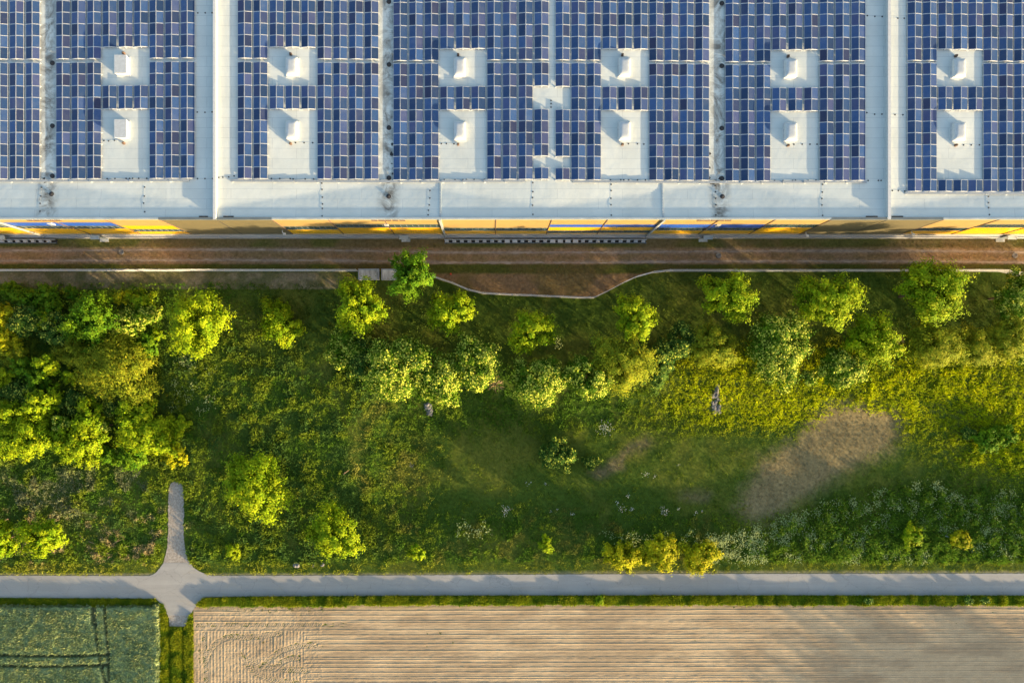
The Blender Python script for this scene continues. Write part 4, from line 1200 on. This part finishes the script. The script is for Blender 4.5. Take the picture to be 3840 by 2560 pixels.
# ------------------------------------------------------------------ grass: tufts of blades, coloured patch by patch
def tufts(name, x, y, h, col, blades, width, seed, lean=.5, z=None, colvar=.35, up=.3, mat='grass'):
    """one mesh of blades: x, y, h (n), col (n,3)"""
    r = np.random.RandomState(seed); n = len(x)
    zz = tz(x, y) if z is None else np.full(n, z)
    X = np.repeat(x, blades)+r.normal(0, .10, n*blades); Y = np.repeat(y, blades)+r.normal(0, .10, n*blades)
    Z = np.repeat(zz, blades); H = np.repeat(h, blades)*(.55+.75*r.rand(n*blades))
    a = r.rand(n*blades)*6.283; ln = lean*(.3+r.rand(n*blades))
    wa = a+1.57+r.normal(0, .5, n*blades)
    W = width*(.6+.8*r.rand(n*blades))*np.clip(H/.3, .6, 1.7)
    wx, wy = np.cos(wa)*W*.5, np.sin(wa)*W*.5
    ox, oy = np.cos(a)*H*ln, np.sin(a)*H*ln
    b0 = np.stack([X-wx*.6, Y-wy*.6, Z-.02], -1); b1 = np.stack([X+wx*.6, Y+wy*.6, Z-.02], -1)
    m1 = np.stack([X+wx+ox*.5, Y+wy+oy*.5, Z+H*.68], -1); m0 = np.stack([X-wx+ox*.5, Y-wy+oy*.5, Z+H*.68], -1)
    t1 = np.stack([X+ox*1.25+wx*.25, Y+oy*1.25+wy*.25, Z+H], -1); t0 = np.stack([X+ox*1.25-wx*.25, Y+oy*1.25-wy*.25, Z+H], -1)
    V = np.stack([b0, b1, m1, m0, t1, t0], 1).reshape(-1, 3)
    k = np.arange(n*blades)[:, None]*6
    F = np.concatenate([k+np.array([[0,1,2,3]]), k+np.array([[3,2,4,5]])])
    c = np.repeat(col, blades, 0)*(1-colvar+2*colvar*r.rand(n*blades))[:, None]
    c[:, 0] *= .85+.3*r.rand(n*blades)
    return link(name, np_mesh(name, V, F, M[mat], col=np.repeat(c, 6, 0)))
def scatter(n, x0, x1, y0, y1, seed):
    r = np.random.RandomState(seed); px = x0+(x1-x0)*r.rand(n); py = y0+(y1-y0)*r.rand(n)
    return (px-NX)/23.27, (NY-py)/23.27, px, py, r
def off_paved(px, py, m=4):
    rt = lerp(*ROAD_TOP, px); rb = lerp(*ROAD_BOT, px)
    ok = ~((py > rt-m) & (py < rb+m))
    ok &= ~in_poly(px, py, [(a-(m if a < 660 else -m), b) for a, b in STUB])
    ok &= ~in_poly(px, py, STUB_S)
    return ok
# meadow between the fence and the road
x, y, px, py, r = scatter(190000, -260, 4100, 1022, 2158, 11)
fyl = np.where(px < 1345, 1062, lerp(FX, FY, px)+6)
ok = off_paved(px, py) & (py > fyl) & ~((px > 1280) & (px < 1345) & (py < 1055)) & ~((px > 1340) & (px < 1495) & (py < 1052))
ok &= ~in_poly(px+18*(vnoise(x, y, 71)-.5), py+18*(vnoise(x+9, y, 72)-.5), [(1592,1515),(1624,1515),(1618,1556),(1600,1556)])
ok &= ~in_poly(px, py, [(2672,1455),(2696,1455),(2706,1545),(2664,1545)])
drym = soft_in(px+30*(vnoise(x/1.5, y/1.5, 73)-.5), py+30*(vnoise(x/1.5+9, y/1.5, 74)-.5), DRY, 50); dry = r.rand(len(px)) < drym
dry2 = r.rand(len(px)) < .8*(soft_in(px, py, DRY2, 26)+soft_in(px, py, DRY3, 22))
ok &= ~(dry & (r.rand(len(px)) < .35)) & ~(dry2 & (r.rand(len(px)) < .5))
x, y, px, py, dry, dry2 = [q[ok] for q in (x, y, px, py, dry, dry2)]
N = len(x)
n1 = fbm(x/3.2, y/3.2, 81); n2 = fbm(x/.9, y/.9, 82); n3 = fbm(x/10, y/10, 83); n4 = fbm(x/2+30, y/2, 84)
def C3(r_, g_, b_): return np.broadcast_to(np.array([r_, g_, b_]), (N, 3))
col = mixc(C3(.085,.185,.016), C3(.18,.27,.020), sstep(.42, .62, n1))
h = .14+.20*sstep(.4, .75, n2)
# weedy left and middle: yellow-green herbs with dark gaps and brownish straw
weedy = (1-sstep(1350, 1700, px))*sstep(1080, 1200, py)
col = mixc(col, C3(.17,.245,.020), weedy*sstep(.50, .64, n4)); h = h+weedy*.25*sstep(.45, .7, n4)
col = mixc(col, C3(.08,.165,.030), weedy*sstep(.52, .66, fbm(x/1.8+7, y/1.8, 85)))
straw = sstep(.57, .68, fbm(x/1.3+70, y/1.3, 86))*sstep(0, 200, 800-px)*sstep(1850, 1960, py)
col = mixc(col, C3(.42,.33,.17), np.clip(straw, 0, 1)*.85)
greyp = sstep(.5, .62, fbm(x/2.3+20, y/2.3, 87))*(px < 560)*sstep(1720, 1800, py)*(1-sstep(1900, 2000, py))
col = mixc(col, C3(.21,.23,.13), greyp*.8)
# turf coloured dark for the shade under the trees and along the fence
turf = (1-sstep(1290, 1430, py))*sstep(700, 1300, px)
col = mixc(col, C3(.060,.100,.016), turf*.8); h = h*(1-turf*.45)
# bright slope at the right, its sunlight put into the blade colour
br_ = sstep(2300, 2700, px)*sstep(1230, 1330, py)*(1-sstep(1560, 1700, py-np.clip((px-3300)*.35, 0, 160)))
col = mixc(col, C3(.50,.56,.005), br_*.9*(.65+.35*sstep(.35, .6, n1))); h = h+br_*(.10+.08*n2)
brown_ = sstep(.52, .66, fbm(x/2.8+3, y/2.8, 88))*sstep(1400, 1500, px)*sstep(1600, 1700, py)*(1-sstep(2900, 3400, px))
col = mixc(col, C3(.22,.20,.05), brown_*.6)
# worn pale band round the basin's left rim, its sunlit yellow put into the colour
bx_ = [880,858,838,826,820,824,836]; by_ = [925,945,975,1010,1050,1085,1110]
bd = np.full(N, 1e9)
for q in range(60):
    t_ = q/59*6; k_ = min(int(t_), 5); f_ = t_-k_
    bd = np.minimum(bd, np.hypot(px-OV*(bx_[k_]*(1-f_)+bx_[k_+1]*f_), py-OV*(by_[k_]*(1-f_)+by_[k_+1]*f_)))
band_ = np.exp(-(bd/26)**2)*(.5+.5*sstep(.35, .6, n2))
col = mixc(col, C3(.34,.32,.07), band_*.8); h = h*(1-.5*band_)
# basin floor: mown, finer
floor = sstep(1500, 1750, px)*(1-sstep(3350, 3700, px))*sstep(1580, 1680, py)*(1-sstep(1850, 1960, py))
h = h*(1-.6*floor); col = mixc(col, C3(.145,.205,.022), floor*.55)
col[dry] = np.array([.30,.24,.125]); h[dry] = .06+.05*n2[dry]
col[dry2] = np.array([.17,.135,.07]); h[dry2] = .08
# herb-rich slope lower right
flow = sstep(2650, 3100, px)*sstep(0, 60, py-lerp([2600, 2800, 3100, 3400, 3840], [2010, 1990, 1850, 1790, 1830], px))*(1-sstep(2095, 2125, py))
col = mixc(col, C3(.13,.24,.020), flow*.9); h = h+flow*(.20+.3*sstep(.4, .7, n2))
# mown shoulder beside the road
sh_ = sstep(2098, 2125, py)
col = mixc(col, C3(.29,.32,.025), sh_*.8); h = h*(1-sh_*.55)
print('meadow tufts', N)
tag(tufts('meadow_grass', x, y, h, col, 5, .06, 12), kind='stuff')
# broad-leaved herbs in clumps among the blades
r = np.random.RandomState(121)
pk = (fbm(x/.55, y/.55, 122) > .56-.07*weedy) & (r.rand(N) > .6*br_) & (h > .13) & (r.rand(N) < .75*(1-.55*floor)) & ~dry & ~dry2 & (r.rand(N) > turf*.55)
hx, hy, hh_, hc_ = x[pk], y[pk], h[pk], col[pk]; rep = 4; n_ = len(hx)
HX = np.repeat(hx, rep)+r.normal(0, .16, n_*rep); HY = np.repeat(hy, rep)+r.normal(0, .16, n_*rep)
HZ = tz(HX, HY)+np.repeat(hh_, rep)*(.55+.75*r.rand(n_*rep))+.03
nrm = r.normal(0, .45, (n_*rep, 3))+np.array([.25, -.18, .75])
Vh, Fh = leaf_quads(r, np.stack([HX, HY, HZ], -1), nrm, .19, .55, 0)
ch = np.repeat(hc_, rep, 0)*(.75+.5*r.rand(n_*rep))[:, None]*np.repeat(.8+.35*r.rand(n_), rep)[:, None]
tag(link('meadow_herbs', np_mesh('meadow_herbs', Vh, Fh, M['leaf'], col=np.repeat(ch, 4, 0))), kind='stuff')
print('herb leaves', n_*rep)
# short grass beside the building and on the verge of the track
x, y, px, py, r = scatter(60000, -260, 4100, 890, 1120, 13)
fyl = np.where(px < 1345, 1062, lerp(FX, FY, px)-4)
d1 = np.abs(py-lerp(*RUT1, px)); d2 = np.abs(py-lerp(*RUT2, px))
ok = (py < fyl) & (d1 > 7) & (d2 > 7) & ~((py < 916) & (px > 1655) & (px < 2436)) & ~((py < 916) & (px < 214)) & ~((px > 1335) & (px < 1500) & (py > 1004) & (py < 1054))
ok &= (r.rand(len(px)) < np.where((py > 930) & (py < 985), .55, 1))
x, y, px, py = [q[ok] for q in (x, y, px, py)]; N = len(x)
n1 = fbm(x/3.2, y/3.2, 91); n2 = fbm(x/.9, y/.9, 92)
col = mixc(C3(.13,.15,.028), C3(.20,.16,.05), sstep(.4, .62, n1))
col = mixc(col, C3(.21,.15,.07), sstep(920, 936, py)*.75)
col = mixc(col, C3(.12,.16,.02), sstep(984, 994, py)*(1-sstep(1018, 1030, py))*.8)
st = (px < 1290)*sstep(1018, 1026, py)
col = mixc(col, mixc(C3(.17,.19,.06), C3(.30,.26,.15), sstep(.4, .62, n2*.5+n1*.5)), st)
hh = .05+.07*n2
tag(tufts('short_grass', x, y, hh, col, 4, .05, 14), kind='stuff')
# tall verge between road and field, its shadow falls on the road
x, y, px, py, r = scatter(110000, -260, 4100, 2233, 2275, 15)
rb = lerp(*ROAD_BOT, px)
low = np.where(px < 620, 2272, np.where(px < 1300, 2267, 2261))+5*(vnoise(x*1.2, y*0, 5)-.5)
ok = (py > rb+2) & (py < low) & ~in_poly(px, py, STUB_S) & ~((px > 570) & (px < 600) & (py > 2250)) & ~((px > 600) & (px < 740))
x, y, px, py = [q[ok] for q in (x, y, px, py)]; N = len(x)
n1 = fbm(x/1.3, y/1.3, 95)
col = mixc(C3(.14,.23,.012), C3(.26,.31,.014), sstep(.35, .65, n1))
hv = (.42+.20*sstep(.3, .8, n1))*np.where(px < 600, .9, 1)*(.62+.38*sstep(700, 900, px))
tag(tufts('verge_grass', x, y, hv, col, 5, .06, 16, lean=.35), kind='stuff')
# green lane between the two fields
x, y, px, py, r = scatter(30000, 596, 734, 2262, 2950, 17)
ok = (px > 604+6*(vnoise(x*0, y*1.2, 6)-.5)) & (px < 724+6*(vnoise(x*0, y*1.2, 7)-.5)) & ~in_poly(px, py, [(610,2250),(622,2290),(632,2348),(698,2350),(714,2300),(735,2272),(760,2240)]) & ~((px > 690) & (py < 2300))
x, y, px, py = [q[ok] for q in (x, y, px, py)]; N = len(x)
n1 = fbm(x/1.1, y/1.1, 97); rt_ = np.exp(-((px-640)/7)**2)+np.exp(-((px-690)/7)**2)
col = mixc(C3(.13,.22,.012), C3(.27,.31,.014), sstep(.4, .6, n1))
tag(tufts('lane_grass', x, y, (.12+.30*n1)*(1-.5*np.clip(rt_, 0, 1)), col, 5, .06, 18), kind='stuff')
# cereal crop with tramlines
x, y, px, py, r = scatter(95000, -480, 606, 2262, 3000, 19)
def lane(px, py):
    d = np.minimum(np.abs(py-(2449+4*np.sin(px/120))), np.abs(py-(2488+3*np.sin(px/110))))+np.where(px > 412, 99, 0)
    v1 = lerp([2262,2330,2440,2560,3000], [362,366,378,405,440], py); v2 = lerp([2262,2330,2440,2560,3000], [400,404,415,417,425], py)
    v0 = lerp([2262,2330,2345], [352,354,360], py)
    e = np.minimum(np.minimum(np.abs(px-v1), np.abs(px-v2)), np.where(py < 2340, np.abs(px-v0)+1.5, 99))
    return np.minimum(d, e)
ok = (px < 600+7*(vnoise(x*0, y*1.5, 9)-.5)) & (py > 2265+6*(vnoise(x*1.5, y*0, 10)-.5)) & (lane(px, py) > 7.5)
x, y, px, py = [q[ok] for q in (x, y, px, py)]; N = len(x)
n1 = fbm(x/.7, y/.7, 101); n2 = fbm(x/5, y/5, 102); row = .5+.5*np.sin(py*2*math.pi/6.2)
col = mixc(C3(.22,.31,.16), C3(.34,.41,.19), sstep(.4, .62, n2*.5+n1*.5))
h = (.78+.12*sstep(.3, .7, n1)+.06*row*(px < 360))*(1-.35*(1-sstep(2262, 2285, py)))
cgx = np.arange(at(-480,0)[0], at(604,0)[0], .11); cgy = np.arange(at(0,3000)[1], at(0,2264)[1], .11)
CX, CY = np.meshgrid(cgx, cgy, indexing='ij'); cpx = NX+CX*23.27; cpy = NY-CY*23.27
top = .70+.09*fbm(CX/.3, CY/.3, 103)+.10*(fbm(CX/2.5, CY/2.5, 104)-.5)
ln_ = lane(cpx, cpy)+1.2*(vnoise(CX*2, CY*2, 105)-.5)
ed = sstep(0, 8, 602-cpx+5*(vnoise(CX*0, CY*1.5, 9)-.5))*sstep(0, 9, cpy-2266-5*(vnoise(CX*1.5, CY*0, 10)-.5))
cz = .02+(top-.02)*sstep(4.2, 7.5, ln_)*ed
cc_ = mixc(np.broadcast_to(np.array([.20,.275,.145]), CX.shape+(3,)), np.broadcast_to(np.array([.31,.38,.18]), CX.shape+(3,)), sstep(.35, .65, fbm(CX/.5, CY/.5, 106)))
cc_ = cc_*(.35+.65*sstep(4, 8, ln_))[..., None]+np.array([.05,.04,.02])*(1-sstep(4, 8, ln_))[..., None]
M['canopy'] = attr_mat('crop_canopy', rough=.9, nscale=4, namp=.3, bump=.10, bscale=5, spec=.1)
cm_ = link('crop', np_mesh('crop', np.stack([CX, CY, cz], -1).reshape(-1, 3), grid_faces(len(cgx), len(cgy)), M['canopy'], col=cc_.reshape(-1, 3)))
tag(cm_, kind='stuff')
cr = tufts('crop_ears', x, y, h, col, 4, .06, 20, lean=.12)
tag(cr, kind='stuff')
# white and cream flowering herbs
def blooms(name, spots, seed, c, size=.10):
    r = np.random.RandomState(seed); P = []
    for px, py, rad, n in spots:
        a = r.normal(0, 1, (n, 2))*rad*.5
        P.append(np.stack([px+a[:, 0], py+a[:, 1]], -1))
    P = np.concatenate(P); x = (P[:, 0]-NX)/23.27; y = (NY-P[:, 1])/23.27
    Z = tz(x, y)+.25+.3*r.rand(len(x))
    V, F = leaf_quads(r, np.stack([x, y, Z], -1), np.tile(np.array([[.3, .3, .1]]), (len(x), 1)), size, .8, up=2)
    col = np.tile(np.array(c), (len(x), 1))*(.7+.5*r.rand(len(x)))[:, None]
    o = link(name, np_mesh(name, V, F, M['leaf'], col=np.repeat(col, 4, 0)))
    return tag(o, kind='stuff')
blooms('white_flowers', [(1898,1917,16,60),(2362,1862,12,18),(2320,1888,8,14),(2335,1908,16,24),(2372,1912,8,20),(2495,1920,16,50),(2548,1912,7,10),(2612,1925,8,14),(2636,1918,5,8),(2426,1782,12,16),(2460,1788,8,8),(2146,1928,8,12),(2092,1910,4,6),(2068,1920,5,5),(1985,1815,12,12),(2047,1817,8,8),(2272,1606,26,110),(2550,1748,6,5)], 31, (.70,.72,.72))
sp = []
r = np.random.RandomState(77)
for k in range(190):
    px = 2640+1260*r.rand(); y0 = float(np.interp(px, [2600, 2800, 3100, 3400, 3840], [2020, 1995, 1860, 1800, 1850])); py = y0+(2100-y0)*r.rand()
    sp.append((px, py, 20, 52))
for k in range(26): sp.append((2250+380*r.rand(), 1990+60*r.rand(), 16, 16))
for k in range(14): sp.append((640+160*r.rand(), 1330+260*r.rand(), 22, 22))
for k in range(10): sp.append((1690+140*r.rand(), 1960+60*r.rand(), 15, 18))
for k in range(5): sp.append((2080+20*r.rand(), 1270+40*r.rand(), 12, 14))
blooms('flowering_herbs', sp, 32, (.36,.44,.17), .17)
sp = [(750+520*r.rand(), 1300+700*r.rand(), 16, 14) for k in range(70)]+[(60+560*r.rand(), 1900+200*r.rand(), 14, 12) for k in range(50)]+[(1400+300*r.rand(), 1600+300*r.rand(), 14, 12) for k in range(40)]
blooms('yellow_herbs', sp, 33, (.30,.34,.03), .13)
# weeds on the field's headland
sp = [(960+260*r.rand(), 2272+18*r.rand(), 6, 10) for k in range(16)]+[(735+30*r.rand(), 2300+200*r.rand(), 5, 10) for k in range(5)]+[(1650,2370,6,14),(1605,2372,4,6),(1698,2405,4,8),(753,2434,6,16),(990,2404,4,10)]+[(2720+330*r.rand(),2266+6*r.rand(),5,8) for k in range(10)]+[(3500+80*r.rand(),2268,8,14) for k in range(4)]
blooms('field_weeds', sp, 34, (.05,.085,.03), .14)
for px, lab in ((3255, 'blue green weed hanging over the field, left one of three'), (3632, 'blue green weed hanging over the field, middle one of three'), (3690, 'blue green weed hanging over the field, right one of three')):
    plant(px, 2250, 17, .42, 'B', lab, 'weed', None, name='weed')
plant(2250, 2250, 17, .45, 'L', 'pale weed hanging over the field under the three golden bushes', 'weed', None, name='weed')

# trees outside the picture whose long shadows reach into it
for i, (x, y, R, hc) in enumerate(((114,-99,5,5.8),(119,-94,5,5.8),(125,-91,5,5.8),(131,-91,5,5.8),(137,-91,5,5.8),(143,-92,5,5.8),(149,-93,5,5.8),(123,-100,5,5.8),(129,-98,5,5.8),(135,-99,5,5.8),(141,-99,5,5.8),(119,-105,5,5.8),(155,-96,5,5.8))):
    px = NX+x*FPX/(CAM_H-hc); py = NY-y*FPX/(CAM_H-hc)
    plant(px, py, R*FPX/(CAM_H-hc), hc, 'G', 'tall tree of the belt beyond the lower right corner', 'tree', 'belt of trees beyond the lower right corner', seed=900+i, dens=.8)
print('scene built')
